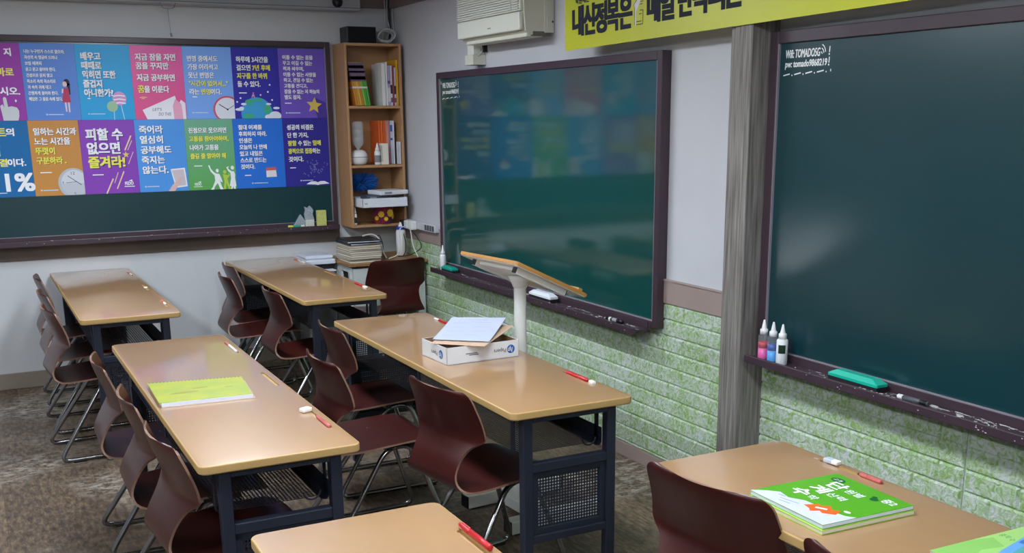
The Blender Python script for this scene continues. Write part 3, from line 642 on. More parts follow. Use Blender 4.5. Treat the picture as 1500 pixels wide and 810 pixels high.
def make_desk():
    t = thing('study_table', '', 'table', (0, 0, 0), 0, 'long study tables')
    desk_top(t)
    lx, ly, s = 0.162, DL / 2 - 0.045, 0.0175
    zt = DH - DT
    for sy in (-1, 1):
        y = sy * ly
        for sx in (-1, 1):
            l = MB().box(sx * lx - s, sx * lx + s, y - s, y + s, 0.025, zt, 0.003).build('leg', M_NAVY, t)
            MB().lathe([(0.018, 0.0), (0.018, 0.008), (0.008, 0.012), (0.008, 0.027)], 14, M=T(sx * lx, y, 0)).build('levelling_foot', M_CHROME, l)
        MB().box(-lx + s, lx - s, y - 0.018, y + 0.018, zt - 0.024, zt, 0.003).build('top_rail', M_NAVY, t)
        MB().box(-lx + s, lx - s, y - 0.016, y + 0.016, 0.495, 0.528, 0.003).build('middle_rail', M_NAVY, t)
        MB().box(-lx + s, lx - s, y - 0.016, y + 0.016, 0.243, 0.270, 0.003).build('bottom_rail', M_NAVY, t)
        p = MB(); perforated(p, -lx + s, lx - s, 0.270, 0.495, 0, 0.0108, 0.0036, basis((1, 0, 0), (0, 0, 1), (0, -1, 0), (0, y, 0)))
        po = p.build('perforated_end_panel', M_NAVY, t); md = po.modifiers.new('sheet', 'SOLIDIFY'); md.thickness = 0.0012
        f = MB(); e = 0.022                                     # plain pressed border round the holes
        for a in ((-lx + s, -lx + s + e, .27, .495), (lx - s - e, lx - s, .27, .495), (-lx + s, lx - s, .473, .495), (-lx + s, lx - s, .27, .292)):
            f.box(a[0], a[1], y - 0.006, y + 0.006, a[2], a[3], 0.0015)
        f.build('panel_border', M_NAVY, t)
    # perforated book tray hung under the top, its right side folded up
    p = MB(); perforated(p, -0.178, 0.115, -ly + 0.03, ly - 0.03, 0.555, 0.0112, 0.0044)
    po = p.build('perforated_tray', M_NAVY, t); md = po.modifiers.new('sheet', 'SOLIDIFY'); md.thickness = 0.0007
    prof = [(0.114, 0.555), (0.122, 0.545), (0.138, 0.543), (0.146, 0.552), (0.146, 0.605)]
    w_ = MB(); P = [Vector((x, 0, z)) for x, z in prof]; y0, y1 = -ly + 0.026, ly - 0.026; th = 0.0025
    vs = [(p_.x, y0, p_.z) for p_ in P] + [(p_.x, y1, p_.z) for p_ in P] + [(p_.x + th, y0, p_.z - th) for p_ in P] + [(p_.x + th, y1, p_.z - th) for p_ in P]
    n = len(P); fs = []
    for i in range(n - 1): fs += [(i, i + 1, n + i + 1, n + i), (2 * n + i, 3 * n + i, 3 * n + i + 1, 2 * n + i + 1), (i, 2 * n + i, 2 * n + i + 1, i + 1), (n + i, n + i + 1, 3 * n + i + 1, 3 * n + i)]
    fs += [(n - 1, 2 * n - 1, 4 * n - 1, 3 * n - 1), (0, n, 3 * n, 2 * n)]
    w_.add(vs, fs); w_.build('tray_side', M_NAVY, t)
    for sy in (-1, 0, 1):
        yy = sy * (ly - 0.06)
        MB().box(0.146, 0.15, yy - 0.012, yy + 0.012, 0.55, zt, 0.001).build('tray_hanger', M_NAVY, t); MB().box(-0.182, -0.177, yy - 0.012, yy + 0.012, 0.552, zt, 0.001).build('tray_hanger', M_NAVY, t)
    for sy in (-1, 1):
        yy = sy * (ly - 0.022)
        MB().tube([(0.095 + 0.026 * math.cos(a), yy, 0.575 - 0.026 * math.sin(a)) for a in [PI * k / 10 for k in range(11)]], 0.003, 8).build('hook', M_NAVY, t)
    return t
desk0 = make_desk()
DESKS = {'D': (1.716, 3.868, 'long table carrying the open paper box, third row beside the lectern'),
         'B': (0.719, 3.806, 'long table carrying the yellow spiral notebook'),
         'A': (0.662, 6.350, 'long table against the poster wall, farthest left'),
         'C': (1.752, 6.345, 'long table in front of the printer and the corner table'),
         'E': (0.723, 1.383, 'table cut off by the lower edge, with a bright red pen near its corner'),
         'F': (1.813, 1.368, 'table at the lower right carrying the green workbook')}
for k, (x, y, lab) in DESKS.items():
    d = desk0 if k == 'D' else copy_tree(desk0)
    d.location = (x, y, 0); d['label'] = lab

# ------------------------------------------------------------------ chairs
def chair_shell():
    rings = [(-.236, .755, .150, .026, 0), (-.2355, .752, .178, .029, 0), (-.234, .744, .193, .031, 0), (-.230, .727, .201, .033, 0), (-.216, .686, .206, .035, 0), (-.200, .641, .212, .034, 0),
             (-.190, .606, .216, .030, 0), (-.187, .590, .213, .027, 0), (-.188, .576, .196, .020, 0), (-.194, .560, .168, .012, 0), (-.206, .534, .150, .006, 0), (-.222, .503, .143, .003, 0),
             (-.236, .468, .145, .001, 0), (-.240, .440, .157, 0, .001), (-.228, .415, .174, 0, .003), (-.196, .401, .190, 0, .006), (-.13, .400, .201, 0, .009), (-.04, .406, .206, 0, .010),
             (.06, .413, .206, 0, .009), (.135, .416, .202, 0, .006), (.175, .413, .192, 0, .003), (.195, .407, .174, 0, .001), (.204, .402, .14, 0, 0)]
    P = spline([Vector((a, b, c)) for a, b, c, d, e in rings], 3)
    Q = spline([Vector((d, e, 0)) for a, b, c, d, e in rings], 3)
    nt = 14; th = 0.0075; top = []; N = len(P)
    cen = []
    for i in range(N):
        x, z, w_ = P[i]; dx, dz, _ = Q[i]
        cen.append([Vector((x + dx * (t * t), t * w_, z + dz * (t * t))) for t in [-1 + 2 * k / nt for k in range(nt + 1)]])
    nor = []
    for i in range(N):
        row = []
        for k in range(nt + 1):
            a = cen[min(i + 1, N - 1)][k] - cen[max(i - 1, 0)][k]; b = cen[i][min(k + 1, nt)] - cen[i][max(k - 1, 0)]
            m_ = b.cross(a); row.append(m_.normalized())
        nor.append(row)
    mb = MB(); W = nt + 1
    A = [cen[i][k] + nor[i][k] * th / 2 for i in range(N) for k in range(W)]; B = [cen[i][k] - nor[i][k] * th / 2 for i in range(N) for k in range(W)]
    f1 = [(i * W + k, i * W + k + 1, (i + 1) * W + k + 1, (i + 1) * W + k) for i in range(N - 1) for k in range(nt)]
    off = N * W
    mb.add(A + B, f1 + [tuple(off + q for q in f[::-1]) for f in f1], 0, True)
    loop = [i * W for i in range(N)] + [(N - 1) * W + k for k in range(1, W)] + [i * W + nt for i in range(N - 2, -1, -1)] + [k for k in range(nt - 1, 0, -1)]
    L_ = len(loop); vs = [A[q] for q in loop] + [B[q] for q in loop]
    mb.add(vs, [(q, (q + 1) % L_, L_ + (q + 1) % L_, L_ + q) for q in range(L_)], 1, True)
    return mb
def make_chair():
    t = thing('school_chair', '', 'chair', (0, 0, 0), 0, 'curved plywood chairs')
    chair_shell().build('seat_shell', [M_CHAIR, M_PLYEDGE], t)
    for sy in (-1, 1):
        a = 0.13 * sy; b = 0.185 * sy
        pts = [(-.005, a, .386), (-.262, b, .0125), (.235, b, .0125), (.105, a, .386)]
        MB().tube(rounded(pts, 0.055, 6, True), 0.0105, 10, closed=True).build('sled_leg', M_CHROME, t)
        for x in (-.17, .17): MB().box(x - .03, x + .03, b - .012, b + .012, 0.0, 0.006, 0.002).build('floor_glide', M_BLACK, t)
    for x in (.0, .10):
        MB().tube([(x, -.128, .386), (x, .128, .386)], 0.0095, 10).build('cross_tube', M_CHROME, t)
        for y in (-.15, .10): MB().box(x - .014, x + .014, y, y + .05, .380, .401, 0.002).build('seat_bracket', M_STEELDARK, t)
        for y in (-.09, .09):
            MB().lathe([(0.006, 0), (0.006, .0012), (0.003, .002)], 10, M=T(x, y, .4125 + .04 * (x > .05) * .13)).build('rivet', M_CHROME, t)
    return t
chair0 = make_chair()
CH = [  # x, y, rotation, label
    (1.579, 3.324, 0.165, 'reddish plywood chair at the near end of the paper box table'),
    (1.362, 3.923, 0.024, 'plywood chair pulled back from the middle of the paper box table'),
    (1.586, 4.512, -0.013, 'plywood chair at the far end of the paper box table'),
    (0.634, 3.164, 0.071, 'brown plywood chair at the near end of the yellow notebook table'),
    (0.618, 3.679, -0.01, 'brown plywood chair at the middle of the yellow notebook table'),
    (0.597, 4.296, -0.024, 'plywood chair at the far end of the yellow notebook table, its seat mirroring the light'),
    (0.515, 5.690, 0.073, 'plywood chair nearest the camera at the table farthest left'),
    (0.530, 6.240, 0.03, 'middle plywood chair of the three at the table farthest left'),
    (0.550, 6.865, 0, 'plywood chair closest to the poster wall at the table farthest left'),
    (1.622, 5.675, 0, 'plywood chair at the near end of the table in front of the printer'),
    (1.529, 6.360, -0.021, 'plywood chair at the middle of the table in front of the printer, pulled back'),
    (1.650, 6.813, -0.022, 'plywood chair at the far end of the table in front of the printer'),
    (2.440, 6.700, PI / 2 + .1, 'dark plywood chair facing the white corner table, back to the camera'),
    (1.730, 2.000, 0.17, 'dark chair back in front of the green workbook table'),
    (1.752, 1.450, 0.0, 'second chair at the green workbook table, only a sliver at the lower edge'),
]
for i, (x, y, a, lab) in enumerate(CH):
    c = chair0 if i == 0 else copy_tree(chair0)
    c.location = (x, y, 0); c.rotation_euler = (0, 0, a); c['label'] = lab
    if i == 13: c.scale = (1.045, 1.045, 1.045)

# ------------------------------------------------------------------ bookshelf on the back wall, and what is in it
SX0, SX1, SY0, SZ0, SZ1 = 2.350, 2.752, 7.050, 0.915, 2.132
SH = [(0.932, 'bottom'), (1.335, 'middle'), (1.727, 'upper')]
t = thing('bookshelf', 'narrow open wooden bookshelf hung in the corner beside the poster board', 'bookshelf', ((SX0 + SX1) / 2, 7.17, SZ0))
def loc(mb, name, m, par):
    o = mb.build(name, m, par); o.matrix_parent_inverse = par.matrix_basis.inverted(); return o
th = 0.017; YB = YW - 0.001
loc(MB().box(SX0, SX0 + th, SY0, YB, SZ0, SZ1, 0.0015), 'side_panel', M_SHELF, t); loc(MB().box(SX1 - th, SX1, SY0, YB, SZ0, SZ1, 0.0015), 'side_panel', M_SHELF, t)
loc(MB().box(SX0 + th, SX1 - th, SY0, YB, SZ1 - th, SZ1, 0.0015), 'top_panel', M_SHELF, t)
loc(MB().box(SX0 + th, SX1 - th, YB - 0.006, YB, SZ0 + th, SZ1 - th), 'back_panel', M_SHELF, t)
for z, nm in SH: loc(MB().box(SX0 + th, SX1 - th, SY0 + 0.002, YB - 0.006, z - th, z, 0.0015), 'shelf_board', M_SHELF, t)

def book(label, x, y, z, wd, h, dp, cover, tilt=0.0, band=None, group=None, cat='book', name='book', pages=None):
    """upright book, spine towards -y; x, y = front left foot"""
    M = T(x, y, z) @ Matrix.Rotation(tilt, 4, 'Y')
    r = thing(name, label, cat, M=M, group=group)
    c = MB(); e = 0.0012
    c.box(0, e, 0, dp, 0, h); c.box(wd - e, wd, 0, dp, 0, h); c.box(0, wd, 0, e, 0, h)
    c.build('cover', cover, r)
    MB().box(e, wd - e, e, dp - 0.003, 0.002, h - 0.002).build('pages', pages or M_PAPER, r)
    for z0, z1, mm in band or []: MB().box(-0.0002, wd + 0.0002, -0.0004, dp * 0.98, z0 * h, z1 * h).build('spine_band', mm, r)
    return r
purp = mat('plum_spine', '#6c5670', 0.4); dk = mat('dark_spine', '#37313f', 0.4); wht = mat('white_spine', '#d8cfd2', 0.5)
seq = [('#d98a3a', 'orange'), ('#d9a13f', 'amber'), ('#e0b54a', 'light amber'), ('#d98a3a', 'orange'), ('#8cc152', 'pale green'), ('#57ad48', 'green'), ('#4fae4b', 'green')]
order = ['leftmost', 'second', 'third', 'fourth', 'fifth', 'sixth', 'rightmost']
for i, (c, nm) in enumerate(seq):
    book('leaning %s and plum striped workbook, %s of the seven on the upper shelf' % (nm, order[i]), 2.4215 + i * 0.0152, 7.065, 1.729, 0.0142, 0.283, 0.20, mat('spine_' + c.strip('#'), c, 0.4), -0.165,
         [(0.56, 0.99, purp), (0.60, 0.68, dk), (0.76, 0.80, dk), (0.86, 0.93, wht), (0.40, 0.44, wht)], 'leaning workbooks on the upper shelf')
B2 = [(0.028, .275, '#e4e2df', 'thick white magazine at the left of the upright books, upper shelf'), (0.014, .285, '#e9e9ea', 'thin white magazine right of the thick one, upper shelf'), (0.019, .262, '#a9a3c4', 'lilac and white upright book, upper shelf'),
      (0.013, .262, '#dfe2ea', 'white upright book right of the lilac one, upper shelf'), (0.013, .262, '#a2414b', 'dark red upright book, upper shelf'), (0.012, .25, '#c9d2dd', 'pale blue upright book left of the yellow one, upper shelf'), (0.017, .300, '#e3a91f', 'tall yellow upright book, upper shelf')]
x = 2.612
for wd, h, c, lab in B2:
    bands = [(0.1, 0.45, wht), (0.55, 0.62, purp)] if c == '#a9a3c4' else [(0.08, .2, purp), (.3, .52, dk)] if c in ('#dfe2ea', '#c9d2dd') else []
    book(lab, x, 7.07, 1.729, wd, h, 0.19, mat('cover_' + c.strip('#'), c, 0.5), 0.0, bands, 'upright books on the upper shelf'); x += wd + 0.0006
# middle shelf
B3 = [(0.017, '#d9622a', 'leftmost of the three orange folders on the middle shelf', 'folder'), (0.017, '#e06a2b', 'middle one of the three orange folders on the middle shelf', 'folder'), (0.017, '#d95f27', 'rightmost of the three orange folders on the middle shelf', 'folder'), (0.011, '#e4876a', 'salmon striped book beside the orange folders', 'book'), (0.011, '#d9a9a4', 'pale pink book left of the mauve one', 'book'), (0.013, '#b77f95', 'mauve book between pink and pale blue books', 'book'),
      (0.015, '#cfdbea', 'pale blue book with blue spine blocks, middle shelf', 'book'), (0.013, '#dde4ee', 'white book at the right of the middle shelf', 'book')]
x = 2.590
for wd, c, lab, cat in B3:
    book(lab, x, 7.12, 1.337, wd, 0.292, 0.16, mat('cover_' + c.strip('#'), c, 0.5), 0.0, [(0.55, 0.6, mat('blue_block', '#3c67b0', 0.5)), (.75, .9, mat('blue_block', '#3c67b0', 0.5))] if c == '#cfdbea' else [], 'orange folders on the middle shelf' if cat == 'folder' else 'books on the middle shelf', cat, cat); x += wd + 0.0006
book('thin short white booklet leaning at the right end of the middle shelf', 2.7185, 7.066, 1.337, 0.013, 0.150, 0.05, M_PAPER, 0.0, [], None, 'booklet', 'booklet')
# humidifier
r = thing('humidifier', 'white ball-shaped humidifier with an upturned clear bottle', 'humidifier', (2.447, 7.135, 1.336))
prof = [(0.030, 0), (0.048, 0.004), (0.058, 0.020), (0.063, 0.045), (0.060, 0.070), (0.046, 0.092), (0.028, 0.100), (0.010, 0.101)]
MB().lathe(prof, 28).build('base', M_WHITE, r)
MB().lathe([(0.0632, 0.050), (0.0640, 0.053), (0.0632, 0.056)], 28).build('seam_ring', mat('grey_seam', '#9aa0a8', 0.5), r)
MB().lathe([(0.012, 0.100), (0.014, 0.112), (0.040, 0.140), (0.041, 0.180), (0.039, 0.184), (0.041, 0.188), (0.041, 0.230), (0.039, 0.234), (0.041, 0.238), (0.041, 0.282), (0.030, 0.292), (0.010, 0.290)], 24).build('water_bottle', M_CLEAR, r)
def bottle(label, x, y, z, rad, hb, cap_h, body, cap, tip=True, label_m=None, cat='bottle', liquid=None, group=None):
    r = thing('bottle', label, cat, (x, y, z), 0, group)
    MB().lathe([(rad * .92, 0), (rad, .003), (rad, hb * .9), (rad * .8, hb), (rad * .45, hb + .002)], 22).build('body', body, r)
    k = rad
    if tip: prof = [(k * .72, 0), (k * .72, cap_h * .28), (k * .52, cap_h * .34), (k * .26, cap_h * .8), (k * .16, cap_h), (.0005, cap_h * 1.01)]
    else: prof = [(k * .62, 0), (k * .62, cap_h * .95), (k * .5, cap_h)]
    MB().lathe([(a, b + hb + .001) for a, b in prof], 18).build('cap', cap, r)
    if label_m: MB().lathe([(rad + .0004, hb * .18), (rad + .0008, hb * .19), (rad + .0008, hb * .68), (rad + .0004, hb * .69)], 22).build('label_wrap', label_m, r)
    return r
bottle('small white glue bottle in front of the white box, middle shelf', 2.566, 7.085, 1.336, 0.021, 0.092, 0.052, M_WHITE, M_WHITE, True, mat('grey_label', '#7b8088', 0.6))
r = thing('carton', 'small white carton in front of the orange folders', 'box', (2.613, 7.088, 1.336))
MB().box(-.026, .026, -.025, .025, 0, .142, .002).build('body', mat('pale_carton', '#e3dccf', .6), r); MB().box(-.0262, -.016, -.0256, .0255, .02, .13).build('printed_strip', mat('pale_grey_print', '#b9b3aa', .6), r)
# lower compartment
def duster():
    r = thing('duster', 'fluffy bright blue duster lying on the lowest compartment', 'duster', (2.472, 7.165, 1.218))
    random.seed(5); mb = MB()
    for k in range(1500):
        u = random.uniform(-1, 1); a = random.uniform(0, 2 * PI); q = math.sqrt(max(0, 1 - u * u * .8)); d = Vector((u * .125, math.cos(a) * q * .055, math.sin(a) * q * .072))
        n_ = (d + Vector((random.uniform(-.03, .03) for _ in range(3)))) ; tip = d * random.uniform(.8, 1.0) + Vector((random.uniform(-.008, .008) for _ in range(3))); b = d * .35
        s_ = Vector((random.uniform(-1, 1), random.uniform(-1, 1), random.uniform(-1, 1))).normalized() * .0035
        mb.add([b - s_, b + s_, tip + s_ * .3, tip - s_ * .3], [(0, 1, 2, 3)])
    mb.build('fibres', mat('blue_fibre', '#1560b4', .8), r)
    MB().tube([(.03, .0, -.02), (.13, .03, .01)], .007, 10).build('handle', M_BLACK, r)
duster()
r = thing('tub', 'round colourful tub with yellow and red pictures under the white box', 'tub', (2.591, 7.10, 0.933))
MB().lathe([(.060, 0), (.064, .003), (.074, .112), (.077, .114), (.077, .118), (.070, .118)], 30).build('wall', mat('red_tub', '#a8323f', .4, noise=(14, '#5b2f63', .12, (1, 1, 1))), r)
c = MB()
for a, z, s_ in ((-2.05, .068, .021), (-1.15, .075, .026), (-1.6, .035, .014), (-0.7, .05, .016), (-2.5, .04, .014)):
    rr = .0705 + (z / .115) * .006; M = basis((-math.sin(a), math.cos(a), 0), (0, 0, 1), (math.cos(a), math.sin(a), 0), (rr * math.cos(a), rr * math.sin(a), z))
    c.prism([(s_ * (1 + .12 * math.cos(8 * q)) * math.cos(q), s_ * (1 + .12 * math.cos(8 * q)) * math.sin(q)) for q in [2 * PI * i / 32 for i in range(32)]], -.003, .0035, M=M)
c.build('printed_flower', mat('yellow_print', '#e8bd2c', .4), r)
r = thing('paper_box', 'shallow white paper box jutting out above the colourful tub', 'box', (2.557, 7.05, 1.054), 0.0)
bx = MB(); bx.box(-.163, .163, -.11, .12, 0, .004); bx.box(-.163, -.160, -.11, .12, 0, .064); bx.box(.160, .163, -.11, .12, 0, .064); bx.box(-.163, .163, -.11, -.107, 0, .064); bx.box(-.163, .163, .117, .12, 0, .064)
bx.build('tray', mat('white_board', '#dfe3ea', .6), r)
MB().box(-.150, -.128, -.1104, -.1099, .024, .036).build('faint_print', mat('pale_grey_print', '#b9b3aa', .6), r)
for i, (x, y, z, wx, wy, h, a, col, lab) in enumerate([(2.60, 7.05, 1.060, .22, .19, .040, .06, '#d9dde3', 'white carton lying in the shallow paper box'), (2.53, 7.06, 1.1015, .17, .18, .033, -.08, '#4a5260', 'dark grey case lying on the carton in the shallow paper box'), (2.615, 7.04, 1.136, .22, .18, .030, .18, '#dfe1e6', 'white package on top of the pile in the shallow paper box')]):
    r = thing('package', lab, 'package', M=T(x, y, z) @ RZ(a)); MB().box(-wx / 2, wx / 2, -wy / 2, wy / 2, 0, h, .006).build('body', mat('pack_' + col.strip('#'), col, .5), r)
    MB().box(-wx * .36, -wx * .1, -wy / 2 - .0006, wy / 2 + .0006, h * .25, h * .75).build('printed_strip', mat('grey_print', '#8d939c', .6), r)
bottle('slim white bottle standing at the left of the lowest compartment', 2.383, 7.075, 0.933, 0.011, 0.075, 0.045, M_WHITE, M_WHITE, True, mat('dark_label', '#2a2c2e', .6))
# on top of the bookshelf
r = thing('speaker', 'black box loudspeaker on top of the bookshelf', 'speaker', (2.497, 7.18, 2.132))
MB().box(-.103, .103, -.075, .075, 0, .108, .005).build('cabinet', M_BLACK, r); MB().box(-.088, .098, -.0775, -.0745, .006, .102, .002).build('grille', mat('speaker_cloth', '#0e0f16', .9), r)
r = thing('cable_coil', 'tangle of white cables on top of the bookshelf', 'cable', (2.683, 7.17, 2.133)); random.seed(11); k_ = 0
for q in range(6):
    a0 = random.uniform(0, 6); ex, ez = random.uniform(.048, .066), random.uniform(.03, .05); ty = random.uniform(-.05, .03); pts = []
    for k in range(29):
        a = a0 + 2 * PI * k / 28; pts.append((ex * math.cos(a) + .004 * math.sin(3 * a), ty + .025 * math.sin(a + q), .055 + ez * math.sin(a) * .95))
    MB().tube(pts, .0036, 7).build('cable_loop', mat('white_cable', '#c9c9cc', .5), r)
r = thing('cable_run', 'black cable trunk with white cables climbing the corner above the bookshelf', 'cable', (2.757, 7.262, 2.05))
MB().tube([(0, 0, .0), (0, 0, .41)], .009, 10).build('black_trunk', M_BLACK, r)
for dx, dy, b in ((-.022, -.012, .02), (-.036, -.016, -.012), (.016, -.02, .008)):
    MB().tube(spline([(dx - .03, dy - .02, .095), (dx - .004 + b, dy, .18), (dx, dy, .28), (dx + b * .4, dy, .41)], 6), .0034, 7).build('white_cable', mat('white_cable', '#c9c9cc', .5), r)
# roll-up screen above the poster board
r = thing('screen_housing', 'grey roll-up screen housing above the poster board', 'projector screen', (1.0, 7.2, 2.345))
MB().box(-2.3, 1.515, -.045, .075, 0, .085, .006).build('housing', mat('screen_grey', '#aeb1b8', .4, noise=(3, '#a5a8b0', .3, (1, 1, 1))), r); MB().box(-2.3, 1.51, -.047, -.043, .012, .016).build('slot', mat('screen_slot', '#6b6d75', .5), r)
h = MB(); h.tube(rounded([(.222, -.05, .004), (.232, -.05, -.030), (.302, -.05, -.030), (.312, -.05, .004)], .02, 5), .0028, 8); h.build('pull_handle', mat('handle_grey', '#83868e', .4), r)
c = MB(); c.tube([(.264, -.05, -.03), (.270, -.05, -.175)], .0016, 6); c.tube([(.270, -.05, -.175), (.276, -.048, -.197)], .006, 8); c.build('pull_cord', mat('handle_grey', '#83868e', .4), r)
r = thing('dome_camera', 'black round camera at the right end of the screen housing', 'camera', (2.352, 7.14, 2.392))
MB().lathe([(.004, -.036), (.02, -.031), (.031, -.018), (.036, 0), (.031, .018), (.02, .031), (.004, .036)], 24, M=Matrix.Rotation(PI / 2, 4, 'X')).build('dome', mat('black_dome', '#141420', .15), r)
MB().box(-.012, .012, .025, .02, -.012, .07, .002).build('bracket', M_BLACK, r)

# ------------------------------------------------------------------ white corner table and the things on it
r = thing('corner_table', 'white-painted side table with a wooden top in the corner under the bookshelf', 'table', (0, 0, 0))
MB().box(2.206, 2.770, 6.735, 7.255, .690, .712, .004).build('table_top', mat('worn_wood_top', '#a07a50', .45, noise=(4, '#8d6a45', .3, (1, 5, 1))), r)
b = MB(); b.box(2.222, 2.240, 6.76, 6.80, .0, .69, .002); b.box(2.222, 2.240, 6.95, 7.24, .0, .69, .002); b.box(2.222, 2.240, 6.80, 6.95, .52, .58, .002); b.box(2.222, 2.240, 6.80, 6.95, .65, .69, .002); b.box(2.222, 2.240, 6.80, 6.95, .0, .12, .002)
b.box(2.240, 2.44, 7.22, 7.24, 0, .69); b.box(2.42, 2.44, 6.765, 7.22, 0, .69)
b.build('left_pedestal', M_TABLEW, r)
MB().box(2.242, 2.420, 6.752, 6.770, .08, .675, .003).build('door', M_TABLEW, r)
MB().box(2.44, 2.70, 6.765, 6.785, .545, .69, .003).build('apron', M_TABLEW, r)
MB().box(2.70, 2.755, 6.755, 6.80, 0, .69, .003).build('leg', M_TABLEW, r); MB().box(2.70, 2.755, 7.19, 7.235, 0, .69, .003).build('leg', M_TABLEW, r)
MB().box(2.715, 2.735, 6.80, 7.19, .56, .69, .002).build('side_rail', M_TABLEW, r)
random.seed(21); NB = 9
ordn = ['lowest', 'second from the bottom', 'third from the bottom', 'fourth from the bottom', 'fifth from the bottom', 'sixth from the bottom', 'seventh from the bottom', 'eighth from the bottom', 'topmost']
z = .7125; NY = 6.915
for i in range(NB):
    h = random.choice([.0115, .0125, .0135]); a = random.uniform(-.05, .05)
    o_ = thing('notebook', 'cream notebook in the stack on the corner table, %s' % ordn[i], 'notebook', M=T(2.340 + random.uniform(-.007, .007), 6.915 + random.uniform(-.009, .009), z) @ RZ(a), group='stacked cream notebooks on the corner table')
    MB().box(-.108, .108, -.142, .142, .0008, h - .0008, .002).build('pages', M_CREAM if i % 3 else mat('white_pages', '#ebe6da', .8), o_)
    c = MB(); c.box(-.110, .110, -.145, .145, 0, .0008); c.box(-.110, .110, -.145, .145, h - .0008, h); c.build('cover', mat('kraft_cover', '#cdbf9f' if i % 2 else '#a89c88', .6), o_)
    z += h + .0004
for i, (dx, dy, a, h, lab) in enumerate([(.004, .01, .05, .016, 'lower dark binder on the cream notebooks'), (-.004, -.004, -.06, .016, 'upper dark binder with white trim on the stack of notebooks')]):
    o_ = thing('binder', lab, 'binder', M=T(2.350 + dx, 6.925 + dy, z) @ RZ(a), group='dark binders on the notebook stack')
    MB().box(-.115, .115, -.14, .14, .0, h, .004).build('cover', mat('binder_dark', '#20242c', .35), o_); MB().box(-.112, .108, -.1412, .138, h * .35, h * .6).build('pages', M_PAPER, o_); z += h + .0005
r = bottle('tall white spray bottle with a blue collar on the corner table', 2.690, 7.02, .7122, .034, .178, .05, M_WHITE, M_WHITE, True)
MB().lathe([(.027, .179), (.029, .181), (.029, .198), (.027, .2)], 20).build('blue_collar', mat('blue_cap', '#1f4fb4', .4), r)
rebase(bpy.data.objects['corner_table'], 2.488, 6.995)
# power strip, plugs and leads
r = thing('power_strip', 'white power strip fixed to the right wall above the corner table', 'power strip', (2.787, 6.78, .930))
MB().box(-.045, -.001, -.25, .27, -.027, .027, .006).build('housing', mat('strip_white', '#c9cad0', .4), r)
for k in range(4): MB().box(-.048, -.044, -.235 + k * .042, -.205 + k * .042, -.018, .018, .002).build('socket', mat('socket_grey', '#4c4d55', .4), r)
for i, (dy, c, lab, s_) in enumerate([(6.87, M_WHITE, 'white adapter plugged into the right of the power strip', .030), (6.95, mat('strip_white2', '#dadbe0', .4), 'white adapter plugged in beside the black one', .028), (7.03, M_BLACK, 'round black adapter at the left end of the power strip', .026)]):
    o_ = thing('adapter', lab, 'adapter', (2.742, dy, .930)); MB().box(-.045, 0, -s_, s_, -s_, s_, .008).build('body', c, o_); MB().box(0, .004, -.006, .006, -.010, .010).build('prong', M_CHROME, o_)
def lead(label, pts, m, rad=.0035, group='loose power leads'):
    o = MB().tube(spline(pts, 8), rad, 8).build('power_lead', m); tag(o, label, 'cable', group); return o
WC = mat('cord_white', '#d8d6cf', .5)
lead('white lead hanging from the power strip down past the corner table', [(2.70, 6.86, .905), (2.69, 6.79, .80), (2.705, 6.74, .722), (2.71, 6.715, .69), (2.715, 6.70, .60), (2.71, 6.70, .45)], WC)
lead('white lead arching from the stack of notebooks to the table top', [(2.37, 6.90, .875), (2.45, 6.93, .878), (2.495, 6.92, .84), (2.505, 6.88, .76), (2.52, 6.86, .719)], WC, .005)
lead('white lead looping from an adapter behind the spray bottle', [(2.70, 6.95, .92), (2.65, 6.93, .90), (2.636, 6.90, .82), (2.60, 6.86, .74), (2.52, 6.82, .72)], WC)
lead('black lead dropping from the power strip in a loop', [(2.70, 6.87, .91), (2.72, 6.80, .86), (2.735, 6.76, .79), (2.68, 6.83, .733), (2.62, 6.90, .719)], M_BLACK, .003)
lead('black lead hanging straight down from the round adapter', [(2.70, 7.02, .905), (2.70, 6.965, .82), (2.695, 6.95, .75), (2.67, 6.93, .718)], M_BLACK, .003)
lead('thin dark lead lying behind the stack of notebooks', [(2.49, 7.0, .722), (2.50, 7.02, .80), (2.53, 7.03, .86), (2.56, 7.04, .80), (2.57, 7.06, .722)], M_BLACK, .0028)
# printer behind the far table
r = thing('printer', 'white printer with a dark paper slot standing behind the far table', 'printer', (0, 0, 0))
MB().box(1.995, 2.195, 6.995, 7.25, .0, .640, .012).build('body', mat('printer_white', '#d3d5da', .4), r)
MB().box(2.003, 2.190, 7.01, 7.245, .640, .690).build('paper_slot', mat('slot_dark', '#15161c', .5), r)
p = MB(); p.box(1.993, 2.200, 6.985, 7.25, .690, .722, .008); p.box(2.000, 2.194, 7.02, 7.245, .722, .748, .010); p.build('scanner_lid', mat('printer_lid', '#d5dae6', .35), r)
MB().box(2.02, 2.185, 6.93, 7.02, .648, .654, .002).build('output_tray', M_WHITE, r)
rebase(bpy.data.objects['printer'], 2.1, 7.05)

# ------------------------------------------------------------------ air conditioner, pipe cover, banner
t = thing('air_conditioner', 'ivory wall air conditioner with slatted front above the green chalkboard', 'air conditioner', (XW, 5.37, 2.05))
y0, y1 = -.385, .385                                          # local: x out of the wall is negative
b = MB(); prof = [(-.001, .02), (-.13, .0), (-.165, .018), (-.172, .10), (-.178, .30), (-.165, .335), (-.001, .335)]
vs = [Vector((x, y0, z)) for x, z in prof] + [Vector((x, y1, z)) for x, z in prof]; n = len(prof)
b.add(vs, [tuple(range(n)), tuple(range(n, 2 * n))[::-1]] + [(i, (i + 1) % n, n + (i + 1) % n, n + i) for i in range(n)]); b.build('body', M_IVORY, t)
p = MB(); fp = [(-.172, .022), (-.190, .030), (-.196, .10), (-.200, .105)]
p.box(-.196, -.170, y0 + .012, y1 + .004, .022, .112, .008); p.build('air_flap', mat('ivory_front', '#e6e6da', .38), t)
